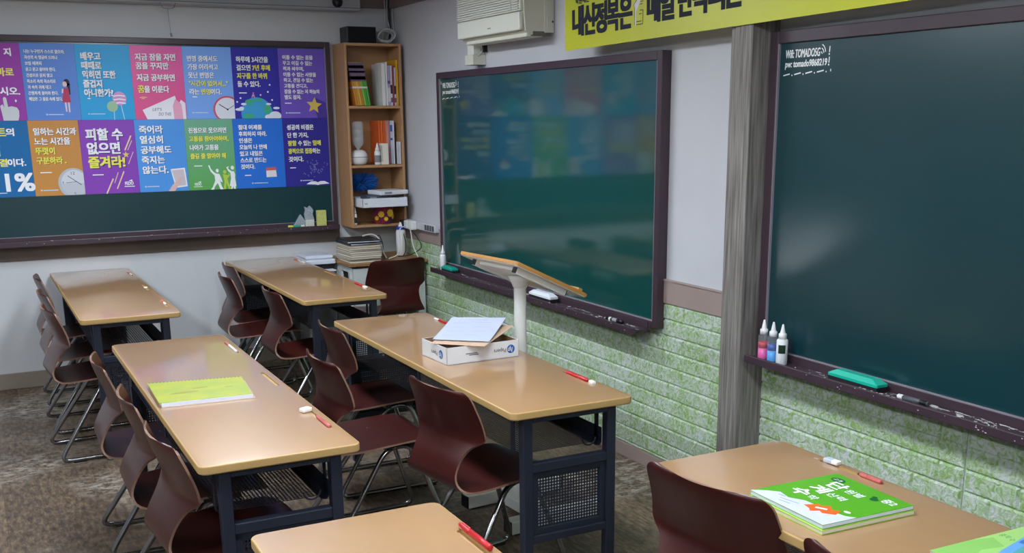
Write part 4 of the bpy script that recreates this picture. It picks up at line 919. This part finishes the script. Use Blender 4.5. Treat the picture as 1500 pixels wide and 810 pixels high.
g = MB(); g.box(-.190, -.172, y0 + .012, y1 + .004, .116, .325, .004)
for k in range(17): g.box(-.2005, -.186, y0 + .10, y1 - .004, .124 + k * .0117, .1307 + k * .0117, .002)
for k in range(17): g.box(-.2005, -.186, y0 + .022, y0 + .09, .124 + k * .0117, .1307 + k * .0117, .002)
g.build('front_grille', mat('ivory_grille', '#dedfd6', .42), t)
MB().box(-.1968, -.196, -.045, -.005, .050, .057, .0).build('name_plate', mat('grey_plate', '#9b9d98', .4), t)
MB().box(-.125, -.02, y0 - .002, y1, -.004, .018, .003).build('air_outlet', M_IVORYD, t)
MB().box(-.150, -.055, y0 + .02, y1 - .02, -.008, .012, .003).build('lower_louvre', M_IVORY, t)
s_ = MB(); s_.box(-.060, -.004, y0 - .006, y0 + .01, .012, .330, .003); s_.box(-.046, -.018, y0 - .008, y0, .115, .165, .002); s_.box(-.046, -.006, y0 - .0075, y0, .03, .085, .002)
s_.build('side_cover', mat('ivory_side', '#d4d5c6', .42), t)
MB().box(-.018, -.010, y0 - .010, y0 - .005, .06, .07, .002).build('side_screw', M_STEELDARK, t)
MB().box(-.115, -.080, y0 - .0015, y0 + .001, .215, .232).build('blue_sticker', mat('pale_blue_sticker', '#8fc0dd', .5), t)
r = thing('pipe_cover', 'ivory pipe box under the left end of the air conditioner', 'pipe cover', (XW, 5.85, 1.94))
MB().box(-.085, -.001, -.055, .055, .0, .058, .003).build('lower_box', M_IVORY, r)
MB().box(-.075, -.001, -.045, .040, .058, .118, .003).build('neck', mat('ivory_front', '#e6e6da', .38), r)
MB().tube(spline([(-.03, -.05, .115), (-.028, -.066, .08), (-.05, -.052, .052), (-.06, -.03, .058)], 6), .005, 8).build('pipe', mat('pipe_grey', '#b4b2a8', .5), r)
MB().box(-.03, -.002, -.08, -.045, .07, .112, .003).box(-.02, -.001, .045, .07, .058, .085, .003).build('dark_joint', M_STEELDARK, r)

BA = math.radians(0.87)
BM = basis((0, -math.cos(BA), math.sin(BA)), (0, math.sin(BA), math.cos(BA)), (-1, 0, 0), (2.645, 4.622, 1.950))
b = MB(); BW = 3.3; BH = .36
b.box(0, BW, 0, BH, -.0025, 0)
o = b.build('banner', mat('yellow_vinyl', '#c6ca22', .38, noise=(2, '#bec31f', .3, (1, 1, 1)))); o.matrix_world = BM
tag(o, 'long yellow vinyl banner with bold dark Korean lettering along the right wall', 'banner')
c = MB(); DKB = mat('banner_ink', '#1d2030', .6, spec=.25)
# baseline rises along the banner as the lettering does in the photo
def bt(s, y_far, y_near, z, h):
    put_text(c, s, 4.622 - y_far, z - 1.950 - (4.622 - y_far) * math.sin(BA), h, .0008, y_far - y_near, .062)
for s, ya, yb, z in (('내', 4.548, 4.455, 2.016), ('신', 4.448, 4.355, 2.017), ('정', 4.348, 4.252, 2.017), ('복', 4.245, 4.150, 2.018), ('은', 4.142, 4.048, 2.020), ('매', 3.925, 3.838, 2.030), ('일', 3.830, 3.740, 2.032), ('반', 3.704, 3.612, 2.036), ('복', 3.604, 3.512, 2.038), ('되', 3.504, 3.412, 2.041), ('는', 3.404, 3.305, 2.043)):
    c = MB(); bt(s, ya, yb, z - .003, .127); c.build('letter', DKB, o)
c = MB(); bt('학원에는', 4.523, 4.40, 2.152, .03); c.build('small_slogan', DKB, o)
hx_ = 4.622 - 4.03; hy_ = 2.022 - 1.95 - hx_ * math.sin(BA)
part(o, 'hand_picture', [[(hx_ + .008, hy_), (hx_ + .018, hy_), (hx_ + .018, hy_ + .056), (hx_ + .03, hy_ + .07), (hx_ + .05, hy_ + .1), (hx_ + .035, hy_ + .108), (hx_ + .012, hy_ + .094), (hx_, hy_ + .086), (hx_ + .008, hy_ + .07)]], mat('hand_pale', '#dcdde0', .5), .0008)
c = MB()
for pts in ([(hx_ + .02, hy_ + .002), (hx_ + .07, hy_ + .002), (hx_ + .07, hy_ + .058), (hx_ + .045, hy_ + .058)], [(hx_ + .02, hy_ + .014), (hx_ + .06, hy_ + .014)], [(hx_ + .04, hy_ + .044), (hx_ + .06, hy_ + .044)], [(hx_ + .006, hy_), (hx_ + .006, hy_ + .066), (hx_, hy_ + .086), (hx_ + .03, hy_ + .108), (hx_ + .052, hy_ + .1)], [(hx_ + .05, hy_ + .092), (hx_ + .072, hy_ + .094)], [(hx_ + .046, hy_ + .082), (hx_ + .066, hy_ + .084)]):
    for i in range(len(pts) - 1): flat(c, stroke([pts[i], pts[i + 1]], .003), .0011)
c.build('picture_outline', DKB, o)

# ------------------------------------------------------------------ lectern
t = thing('lectern', 'standing lectern with tilted wooden top on a white post', 'lectern', (1.965, 3.800, 0), .08)
WM = mat('lectern_white', '#d9d9d4', .4)
for y in (-.178, .178):
    f = MB().box(-.180, .30, y - .03, y + .03, .008, .064, .004).build('foot_bar', WM, t)
    MB().box(-.186, -.179, y - .029, y + .029, .009, .063, .003).build('end_cap', M_BLACK, f); MB().box(.299, .306, y - .029, y + .029, .009, .063, .003).build('end_cap', M_BLACK, f)
    MB().box(-.16, -.12, y - .02, y + .02, 0, .009).build('pad', M_BLACK, f); MB().box(.24, .28, y - .02, y + .02, 0, .009).build('pad', M_BLACK, f)
MB().box(-.03, .06, -.148, .148, .012, .060, .004).build('cross_bar', WM, t)
MB().tube([(.004, .01, .058), (.004, .01, 1.0)], .0255, 22).build('post', WM, t)
A_ = .44; TM = T(-.118, .057, 1.107) @ RZ(.04) @ Matrix.Rotation(A_, 4, 'Y')      # local x runs down the slope
ww, hh = .385, .212
top = MB(); top.prism(rrect(0, ww, -hh, hh, .012), -.013, .0, M=TM); top.build('sloping_top', M_OAK, t)
MB().prism(rrect(.006, ww - .006, -hh + .006, hh - .006, .01), -.0005, .0014, M=TM).build('top_laminate', M_DESK, t)
MB().box(ww - .028, ww - .004, -hh + .04, hh - .06, .0, .016, .003, M=TM).build('paper_stop', M_OAK, t)
MB().prism(rrect(.004, ww - .004, -hh + .004, hh - .004, .01), -.0165, -.013, M=TM).build('underside', mat('pale_underside', '#d8d2c4', .5), t)
for y in (-.165, .135):
    q = MB().box(.035, .30, y - .013, y + .013, -.041, -.0165, .002, M=TM).build('support_tube', WM, t)
    MB().box(.031, .036, y - .0125, y + .0125, -.0405, -.017, .001, M=TM).build('tube_cap', M_BLACK, q); MB().box(.299, .304, y - .0125, y + .0125, -.0405, -.017, .001, M=TM).build('tube_cap', M_BLACK, q)
MB().box(.05, .22, -.152, .122, -.030, -.0165, .002, M=TM).build('bracket_plate', WM, t)
MB().lathe([(.028, 0), (.04, .03), (.05, .045)], 20, M=T(.004, .01, .975)).build('collar', WM, t)

# ------------------------------------------------------------------ things on the tables
ZT0 = 0.7205
# paper box
PB = T(1.576, 3.670, ZT0) @ RZ(0.04)
t = thing('paper_box', 'open white copy-paper box lid standing on the table beside the lectern', 'box', M=PB)
bw, bd, bh = .318, .228, .068; e = .003
BC = mat('box_white', '#dcdcdd', .6); KR = mat('kraft_inside', '#8c6c50', .8)
b = MB(); b.box(0, bw, 0, bd, 0, e); b.box(0, e, 0, bd, 0, bh); b.box(bw - e, bw, 0, bd, 0, bh); b.box(0, bw, 0, e, 0, bh); b.box(0, bw, bd - e, bd, 0, bh); b.build('box', BC, t)
k = MB(); k.box(e, bw - e, e, bd - e, e, e + .001); k.box(e, e + .001, e, bd - e, e, bh - .0005); k.box(bw - e - .001, bw - e, e, bd - e, e, bh - .0005); k.box(e, bw - e, e, e + .001, e, bh - .0005); k.box(e, bw - e, bd - e - .001, bd - e, e, bh - .0005); k.build('inside', KR, t)
FM = basis((-1, 0, 0), (0, 0, -1), (0, -1, 0), (bw, 0, bh))        # front face, printed upside down
LM = basis((0, 1, 0), (0, 0, -1), (-1, 0, 0), (0, 0, bh))          # left face, printed upside down
for M, wd, lx, px, nm in ((FM, bw, .036, .058, 'front'), (LM, bd, .052, .083, 'side')):
    c = MB(); flat(c, ell(lx, .034, .0175, n=32), .0006, M=M); c.build('blue_round_logo', M_BLUE, t)
    c = MB(); put_text(c, 'hp', lx, .0215, .026, .0010, .021, .0, M=M, align='c', slant=.25); c.build('logo_letters', M_PW, t)
    c = MB(); put_text(c, 'Papers', px, .024, .020, .0006, .054, .01, M=M)
    if nm == 'front':
        for q, (xa, xb, y) in enumerate(((.185, .236, .030), (.180, .222, .036))): flat(c, [(xa, y), (xb, y), (xb, y + .0035), (xa, y + .0035)], .0006, M=M)
    c.build('box_writing', M_INK, t)
def sheet(name, label, P00, P10, P11, P01, m, cat, sag=.006, lines=None, thick=.0012):
    """a bent sheet between four corners"""
    n = 8; P = [Vector(p) for p in (P00, P10, P11, P01)]; c = sum(P, Vector()) / 4; mb = MB(); vs = []
    for i in range(n + 1):
        for j in range(n + 1):
            u, v = i / n, j / n; q = P[0] * (1 - u) * (1 - v) + P[1] * u * (1 - v) + P[2] * u * v + P[3] * (1 - u) * v
            q.z -= sag * math.sin(PI * v) * (0.6 + .4 * math.sin(PI * u)); vs.append(q - c)
    up = [v + Vector((0, 0, thick)) for v in vs]; W = n + 1
    f = [(i * W + j, (i + 1) * W + j, (i + 1) * W + j + 1, i * W + j + 1) for i in range(n) for j in range(n)]
    mb.add(vs + up, [q[::-1] for q in f] + [tuple(a + W * W for a in q) for q in f], 0, True)
    lp = [i * W for i in range(W)] + [n * W + j for j in range(1, W)] + [i * W + n for i in range(n - 1, -1, -1)] + [j for j in range(n - 1, 0, -1)]; L_ = len(lp)
    mb.add([vs[q] for q in lp] + [up[q] for q in lp], [(q, (q + 1) % L_, L_ + (q + 1) % L_, L_ + q) for q in range(L_)])
    o = thing(name, label, cat, tuple(c)); mb.build('paper', m, o)
    if lines:
        lb = MB(); random.seed(4)
        def at(u, v):
            q = P[0] * (1 - u) * (1 - v) + P[1] * u * (1 - v) + P[2] * u * v + P[3] * (1 - u) * v; q.z -= sag * math.sin(PI * v) * (0.6 + .4 * math.sin(PI * u)); return q - c + Vector((0, 0, thick + .0008))
        for (u0, u1, v) in lines:
            lb.add([at(u0, v), at(u1, v), at(u1, v + .012), at(u0, v + .012)], [(0, 1, 2, 3)])
        lb.build('printed_lines', mat('pale_ink', '#a9adbd', .8), o)
    return o
sheet('card', 'brown card sheet under the white pages on the paper box', (1.553, 3.775, .7905), (1.712, 3.618, .7905), (1.930, 3.800, .820), (1.765, 3.965, .826), mat('tan_card', '#c9ab92', .7), 'card', .002)
sheet('worksheet', 'white printed pages slanting up across the open paper box', (1.575, 3.805, .8000), (1.748, 3.650, .8000), (1.918, 3.842, .848), (1.727, 3.958, .848), mat('worksheet_paper', '#b6bdd2', .8), 'paper', .004,
      [(.12, .3, .2), (.5, .72, .25), (.1, .42, .4), (.55, .8, .42), (.15, .35, .58), (.5, .85, .6), (.1, .4, .75), (.52, .8, .78), (.3, .7, .9)])
# yellow spiral notebook
NP = [(.505, 3.893), (.826, 3.832), (.800, 3.560), (.497, 3.585)]
t = thing('spiral_notebook', 'yellow green spiral notebook lying on the long table', 'notebook', (.657, 3.70, ZT0))
Q = [(x - .657, y - 3.70) for x, y in NP]
MB().prism([(x * .98 + .003, y * .97 - .008) for x, y in Q], .0, .0125).build('pages', M_PAPER, t)
MB().prism(Q, .0128, .0140).build('front_cover', mat('lime_cover', '#a9ad28', .45, noise=(9, '#93a532', .14, (1, 1.5, 1))), t)
MB().prism([(x + .008, y - .014) for x, y in Q], -.0003, .0006).build('back_cover', mat('tan_card', '#c9ab92', .7), t)
sp = MB(); P0, P1 = Vector((Q[0][0], Q[0][1], 0)), Vector((Q[1][0], Q[1][1], 0))
for k in range(26):
    q = P0.lerp(P1, (k + .6) / 26.4); d = (P1 - P0).normalized(); n_ = Vector((-d.y, d.x, 0))
    sp.tube([q + n_ * (.006 * math.cos(a)) - n_ * .003 + Vector((0, 0, .0085 + .0075 * math.sin(a))) for a in [2 * PI * i / 10 for i in range(10)]], .0011, 5, closed=True)
sp.build('wire_spiral', mat('dark_wire', '#4a4a40', .4, metal=.6), t)
for q_ in (ell(.0, .035, .03, .008, 16), ell(.095, .0, .016, .006, 14), ell(-.06, -.01, .05, .014, 18)):
    pt_ = MB(); flat(pt_, q_, .0143); pt_.build('cover_print', mat('olive_print', '#8f8d30', .5), t)
# workbooks on the table at the lower right
P2 = T(1.783, 1.815, 0) @ RZ(-.03)
t = thing('workbook', 'cream workbook with a lime back edge lying under the green one', 'book', M=T(0, 0, ZT0) @ P2)
MB().box(-.142, .140, -.132, .132, .001, .0095, .001).build('pages', M_CREAM, t); c = MB(); c.box(-.143, .141, -.133, .133, 0, .001); c.box(-.143, .141, -.133, .133, .0095, .0105); c.build('cover', mat('lime_back', '#a6cf4d', .45), t)
t = thing('workbook', 'bright green maths workbook lying on top, white wave on its cover', 'book', M=T(.002, .004, ZT0 + .0112) @ P2)
GR = mat('vivid_green', '#55a51c', .35, coat=.1); x0, x1, y0, y1 = -.139, .139, -.132, .132
MB().box(x0 + .001, x1 - .001, y0 + .001, y1 - .001, .001, .0095).build('pages', M_PAPER, t); c = MB(); c.box(x0, x1, y0, y1, 0, .001); c.box(x0, x1, y0, y1, .0095, .0105, 0); cv = c.build('cover', GR, t)
CM = basis((0, -1, 0), (1, 0, 0), (0, 0, 1), (x0, y1, .0107))       # reader sits at the left: right = -y, up = +x
Wc, Hc = y1 - y0, x1 - x0
def cp(name, polys, m, z=.0): 
    q = MB()
    for p_ in polys: flat(q, p_, z, M=CM)
    return q.build(name, m, t)
cp('white_wave', [[(0, 0), (Wc, 0), (Wc, .10), (Wc - .02, .085), (Wc - .07, .075), (.12, .072), (.085, .05), (.045, .058), (.02, .035), (0, .006)]], mat('wave_white', '#c9cee0', .5), .0001)
cp('dark_green_badge', [ell(.044, Hc - .035, .022, .014, 24)], mat('deep_green', '#11622c', .5), .0002)
c = MB(); put_text(c, '교과', .030, Hc - .042, .014, .0004, .028, .0, M=CM); c.build('badge_word', M_PW, t)
for s, x, y, h, w_, b_ in (('단', .052, Hc - .088, .044, .05, .04), ('원별', .112, Hc - .082, .026, .055, .01), ('계', .048, Hc - .142, .044, .05, .04), ('산력', .108, Hc - .136, .026, .055, .01), ('수', .040, Hc - .194, .044, .05, .04), ('학', .098, Hc - .190, .026, .028, .01), ('중2', .205, Hc - .052, .026, .040, .02)):
    c = MB(); put_text(c, s, x, y, h, .0003, w_, b_, M=CM); c.build('cover_title', M_PW, t)
cp('leaf_mark', [ell(.192, Hc - .056, .012, .010, 12), ell(.182, Hc - .044, .008, .007, 12)], mat('deep_green', '#11622c', .5), .0002)
cp('orange_letter_block', [[(.140, .050), (.155, .085), (.165, .078), (.178, .100), (.20, .085), (.215, .098), (.228, .07), (.205, .05), (.19, .055), (.18, .035), (.165, .045)]], mat('orange_print', '#e0641e', .5), .0003)
cp('white_stroke', [[(.165, .066), (.19, .08), (.195, .072), (.17, .058)], ell(.228, .105, .010, .006, 12)], M_PW, .0005)
cp('blue_caption', [[(.075, .03), (.13, .042), (.13, .045), (.075, .033)], [(.085, .018), (.12, .024), (.12, .027), (.085, .021)], [(.055, .042), (.075, .046), (.075, .05), (.055, .046)]], mat('blue_caption', '#7d8fc4', .6), .0002)
# pale green workbook at the lower right corner
t = thing('workbook', 'pale green workbook with a blue corner at the lower right edge of the picture', 'book', M=T(1.905, 1.335, ZT0) @ RZ(-.02))
x0, x1, y0, y1 = -.148, .144, -.20, .152
MB().box(x0 + .001, x1 - .001, y0 + .001, y1 - .001, .001, .0105).build('pages', M_PAPER, t); c = MB(); c.box(x0, x1, y0, y1, 0, .001); c.box(x0, x1, y0, y1, .0105, .0115); c.build('cover', mat('pale_green_cover', '#a3d378', .4), t)
CM = basis((0, -1, 0), (1, 0, 0), (0, 0, 1), (x0, y1, .0117)); Hc = x1 - x0
cp('green_facets', [[(.0, .12), (.05, .10), (.06, .16), (.012, .18)], [(.0, .12), (.05, .10), (.09, .0), (.0, .0)]], mat('facet_green', '#8cc566', .45), .0001)
c = MB(); put_text(c, '중학', .008, .200, .019, .0002, .024, .0, M=CM); put_text(c, '수', .036, .196, .017, .0002, .013, .0, M=CM); c.build('cover_title', mat('deep_green2', '#4d8a4a', .5), t)
cp('blue_band', [[(.12, .0), (.09, .09), (.072, .134), (.054, .20), (.040, .25), (.036, .291), (.352, .291), (.352, 0)]], mat('sky_print', '#6ba6e0', .45), .0001)
cp('blue_band_dark', [[(.058, .205), (.048, .25), (.044, .291), (.2, .291), (.2, .245), (.08, .208)]], mat('royal_print', '#3467b8', .45), .0002)
cp('teal_field', [[(.135, .0), (.105, .10), (.085, .17), (.078, .198), (.2, .235), (.352, .235), (.352, 0)]], mat('teal_print', '#5aa7a3', .45), .0003)

# pens, erasers
def pen(label, x, y, ang, length=.125, body=M_RED, cap=None, r_=.0062, tip=None, z=ZT0, clip_=False, name='pen', group=None, sink=0.0):
    t = thing(name, label, 'pen', M=T(x, y, z + r_ - sink) @ RZ(ang), group=group)       # local x = from tail to tip
    RY = Matrix.Rotation(PI / 2, 4, 'Y'); h = length / 2
    MB().lathe([(r_ * .8, -h), (r_, -h + .003), (r_, h * .25)], 14, M=RY).build('body', body, t)
    MB().lathe([(r_ * .96, h * .25), (r_ * 1.0, h * .3), (r_ * .95, h * .86), (r_ * .55, h)], 14, M=RY).build('cap', cap or body, t)
    if clip_: MB().box(h * .28, h * .8, -.0018, .0018, r_, r_ + .003, .0008).build('clip', cap or body, t)
    if tip: MB().lathe([(r_ * .6, h), (r_ * .5, h + .006), (r_ * .2, h + .010)], 12, M=RY).build('tip', tip, t)
    return t
def eraser(label, x, y, ang, l=.045, w_=.02, h=.012, z=ZT0, sleeve=None, m=M_ERASER):
    t = thing('eraser', label, 'eraser', M=T(x, y, z) @ RZ(ang)); MB().box(-l / 2, l / 2, -w_ / 2, w_ / 2, 0, h, min(h, w_) * .3).build('rubber', m, t)
    if sleeve: MB().box(-l * .5 - .0, l * .12, -w_ / 2 - .0006, w_ / 2 + .0006, -.0, h + .0006, .003).build('paper_sleeve', sleeve, t)
    return t
H = -PI / 2; SK = .004
pen('red marker in a groove at the near end of the paper box table', 1.9185, 3.265, H, .150, M_RED, M_RED, .0072, sink=SK)
eraser('worn white eraser beside the red marker on the paper box table', 1.920, 3.160, H, .030, .017, .013, ZT0 - .004)
pen('red and white pen at the far end of the paper box table', 1.919, 4.53, H, .15, M_RED, M_WHITE, .0058, sink=SK).rotation_euler = (0, 0, -H)
pen('white and red pen in the far groove of the yellow notebook table', .922, 4.44, -H, .215, M_WHITE, M_PINK, .0056, sink=SK)
eraser('lumpy white eraser near the pink pen on the yellow notebook table', .908, 3.290, .4, .036, .026, .015)
pen('short pink pen at the near end of the yellow notebook table', .922, 3.145, H, .135, M_PINK, M_PINK, .0066, tip=mat('dark_tip', '#5b3638', .4), sink=SK).rotation_euler = (0, 0, -H)
pen('pink pen at the far end of the table farthest left', .865, 6.968, H, .11, M_PINK, M_WHITE, .006, sink=SK)
eraser('small white eraser bit at the middle groove of the table farthest left', .865, 6.34, 0, .02, .014, .008, ZT0 - .004)
pen('pink and white pen at the near end of the table farthest left', .865, 5.74, H, .115, M_PINK, M_WHITE, .006, sink=SK)
pen('orange and white pen at the far end of the table in front of the printer', 1.955, 7.06, H, .14, mat('orange_plastic', '#d9703f', .35), M_WHITE, .006, sink=SK)
eraser('white eraser at the far end of the table in front of the printer', 1.955, 6.93, H, .05, .018, .012, ZT0 - .004)
pen('red and white pen at the near end of the table in front of the printer', 1.955, 5.80, H, .14, M_RED, M_RED, .0062, sink=SK)
eraser('white eraser beside the pen at the near end of the printer table', 1.955, 5.695, H, .045, .018, .012, ZT0 - .004)
pen('bright red clipped pen on the table cut off by the lower edge', .936, 2.047, -H, .165, M_RED, M_RED, .0078, clip_=True, z=ZT0)
eraser('white eraser with a grey sleeve on the green workbook table', 2.022, 2.062, H + .1, .048, .021, .012, ZT0, mat('sleeve_grey', '#b9c0d2', .5))
pen('short pink pen between the green workbook and the wall', 2.016, 1.915, -H, .075, M_PINK, M_PINK, .0066, tip=mat('dark_tip', '#5b3638', .4), z=ZT0 - .004)
o = MB().box(-.006, .006, -.009, .009, 0, .004, .0015).build('chalk_bit', M_CHALK); o.location = (2.016, 2.118, ZT0 - .0045); tag(o, 'tiny crumb of chalk beside the sleeved eraser', 'chalk')

# ------------------------------------------------------------------ things on the chalk trays
def board_eraser(label, x, y, z, l, w_, h, shell, ang=0.0, felt=.45):
    t = thing('board_eraser', label, 'board eraser', M=T(x, y, z) @ RZ(ang))
    MB().box(-w_ / 2 + .002, w_ / 2 - .002, -l / 2 + .002, l / 2 - .002, 0, h * felt, .002).build('felt', M_FELT, t)
    b = MB(); c0 = .2; hb, ht = h * felt, h; i = w_ * .22; j = l * .13; k = l * .06
    A = rrect(-w_ / 2, w_ / 2, -l / 2, l / 2, .006, 3); zz = [(0, hb), (0, hb + (ht - hb) * .4), (i, ht)]
    rings = []
    for q, (ins, z_) in enumerate(zz):
        fx, fy = (w_ / 2 - ins) / (w_ / 2), (l / 2 - (j if q == 2 else 0)) / (l / 2); rings.append([(p[0] * fx, p[1] * fy, z_) for p in A])
    n = len(A); vs = [v for r in rings for v in r]; b.add(vs, [(r * n + a, r * n + (a + 1) % n, (r + 1) * n + (a + 1) % n, (r + 1) * n + a) for r in range(2) for a in range(n)] + [tuple(range(n))[::-1], tuple(range(2 * n, 3 * n))])
    b.build('shell', shell, t); return t
Z1, Z2 = .700 - .008 + .0005, .718 + .006 + .0005
bottle('white marker ink bottle beside a teal eraser on the left chalk tray', 2.697, 6.300, Z1, .019, .100, .058, M_WHITE, M_WHITE, True, None)
board_eraser('teal board eraser at the left end of the left chalk tray', 2.694, 6.190, Z1, .165, .050, .038, M_TEAL)
board_eraser('white board eraser seen behind the lectern post', 2.694, 4.945, Z1, .240, .052, .048, mat('eraser_white', '#e4e8ee', .4))
t = thing('marker', 'black marker pen lying at the right end of the left chalk tray', 'pen', M=T(2.692, 4.225, Z1 + .0095) @ RZ(-PI / 2 + .03)); RY = Matrix.Rotation(PI / 2, 4, 'Y')
MB().lathe([(.008, -.07), (.0095, -.066), (.0095, .03)], 14, M=RY).build('body', M_BLACK, t); MB().lathe([(.0092, .031), (.0098, .033), (.0098, .06), (.006, .068)], 14, M=RY).build('cap', mat('black_cap', '#101015', .3), t); MB().lathe([(.0098, -.045), (.0099, -.044), (.0099, -.03), (.0098, -.029)], 14, M=RY).build('white_ring', M_WHITE, t)
MB().lathe([(.0098, -.015), (.00985, -.014), (.00985, .018), (.0098, .019)], 14, M=RY).build('silver_label', mat('silver_print', '#a8a8ad', .4), t)
def ink(label, y, col_top, col_bot, x=2.690):
    t = thing('bottle', label, 'bottle', (x, y, Z2), 0, 'ink bottles on the right chalk tray'); r_ = .0215; hb = .098
    MB().lathe([(r_ * .92, 0), (r_, .003), (r_, hb - .004), (r_ * .8, hb), (r_ * .5, hb + .001)], 24).build('body', M_INKC if col_top else mat('frosted', '#e2e4e6', .35), t)
    if col_top:
        MB().lathe([(r_ * .9, .003), (r_ * .93, .006), (r_ * .93, .045)], 22).build('lower_ink', col_bot, t); MB().lathe([(r_ * .93, .0452), (r_ * .93, .068), (r_ * .9, .0682)], 22).build('upper_ink', col_top, t)
    else:
        c = MB(); n = 9; aa = [PI * 1.05 + PI * .42 * k / (n - 1) for k in range(n)]
        c.add([(1.01 * r_ * math.cos(a), 1.01 * r_ * math.sin(a), z_) for z_ in (.045, .078) for a in aa], [(k, k + 1, n + k + 1, n + k) for k in range(n - 1)], 0, True); c.build('green_label', mat('dark_green_label', '#12331f', .5), t)
    MB().lathe([(.015, hb + .001), (.015, hb + .020), (.011, hb + .022), (.0095, hb + .026), (.0035, hb + .056), (.0015, hb + .057)], 18).build('nozzle_cap', M_WHITE, t)
    return t
ink('pink ink bottle, first of the three on the right chalk tray', 3.150, mat('ink_magenta', '#c3122f', .3), mat('ink_pink', '#e64fa0', .3))
ink('blue ink bottle between the pink and the white ones on the right chalk tray', 3.096, mat('ink_navy', '#123f9c', .3), mat('ink_blue', '#3fa0e8', .3))
ink('white ink bottle with a dark green label on the right chalk tray', 3.043, None, None)
board_eraser('teal board eraser on the right chalk tray beside the bottles', 2.694, 2.655, Z2, .236, .054, .044, mat('teal_bright', '#12b39a', .35))
t = thing('marker', 'grey marker with a white end lying in the dust of the right chalk tray', 'pen', M=T(2.690, 2.40, Z2 + .009) @ RZ(PI / 2 + .05))
MB().lathe([(.007, -.06), (.0085, -.057), (.0085, .038)], 14, M=RY).build('body', mat('smoke_plastic', '#5b5f63', .3), t); MB().lathe([(.0085, .039), (.0088, .04), (.0088, .058), (.005, .062)], 14, M=RY).build('cap', M_WHITE, t); MB().lathe([(.0086, -.058), (.0089, -.056), (.0089, -.032), (.0086, -.031)], 14, M=RY).build('dark_end', M_BLACK, t)
# things on the tray of the poster board
Z3 = .9225; yy = 7.205
t = thing('glue_stick', 'green glue stick with a yellow cap lying on the poster board tray', 'glue', M=T(1.998, 7.195, Z3 + .0105))
MB().lathe([(.010, -.022), (.0105, -.02), (.0105, .030), (.010, .032)], 16, M=RY).build('body', mat('glue_green', '#2ba07c', .4), t); MB().lathe([(.009, -.055), (.0105, -.053), (.0105, -.023), (.010, -.022)], 16, M=RY).build('cap', mat('glue_yellow', '#dfe04a', .4), t); MB().lathe([(.009, .033), (.0095, .034), (.0095, .056), (.008, .058)], 16, M=RY).build('base', mat('glue_pale', '#d6e2c0', .4), t)
CL = mat('clear_film', '#dfe9f2', .12, alpha=.34)
t = thing('plastic_wedge', 'clear plastic wedge behind the green glue stick', 'plastic pack', M=T(2.035, 7.222, Z3))
MB().prism([(-.055, 0), (.055, 0), (.003, .088)], -.014, .014, M=Matrix.Rotation(PI / 2, 4, 'X')).build('film', CL, t); MB().tube([(-.055, -.014, .003), (.003, -.014, .088), (.055, -.014, .003)], .0025, 6).build('fold', mat('film_edge', '#a9b6c4', .3), t)
t = thing('plastic_bag', 'small clear bag of white chalk pieces on the poster board tray', 'bag', M=T(2.100, 7.212, Z3))
MB().box(-.030, .030, -.012, .012, 0, .052, .004).build('chalk_pack', mat('chalk_pack', '#cfd0c6', .6), t); random.seed(2)
b = MB(); pts = [(-.031, .05), (-.036, .09), (-.028, .118), (-.034, .142), (-.012, .130), (.004, .146), (.02, .128), (.028, .112), (.020, .09), (.032, .05)]; b.prism(pts, -.009, .009, M=Matrix.Rotation(PI / 2, 4, 'X')); b.build('film', CL, t)
b = MB()
for k in range(9):
    p_ = Vector((random.uniform(-.03, .02), -.0105, random.uniform(.055, .12))); q = p_ + Vector((random.uniform(-.02, .02), 0, random.uniform(-.018, .018))); b.tube([p_, q], .0016, 5)
b.build('crease', mat('film_edge', '#a9b6c4', .3), t)
t = thing('sponge', 'yellow sponge block standing on the poster board tray', 'sponge', M=T(2.183, 7.21, Z3)); MB().box(-.0335, .0335, -.013, .013, 0, .112, .003).build('block', mat('sponge_yellow', '#cdcf7f', .9, noise=(60, '#bcbd68', .2, (1, 1, 1)), bump=(160, .4)), t)
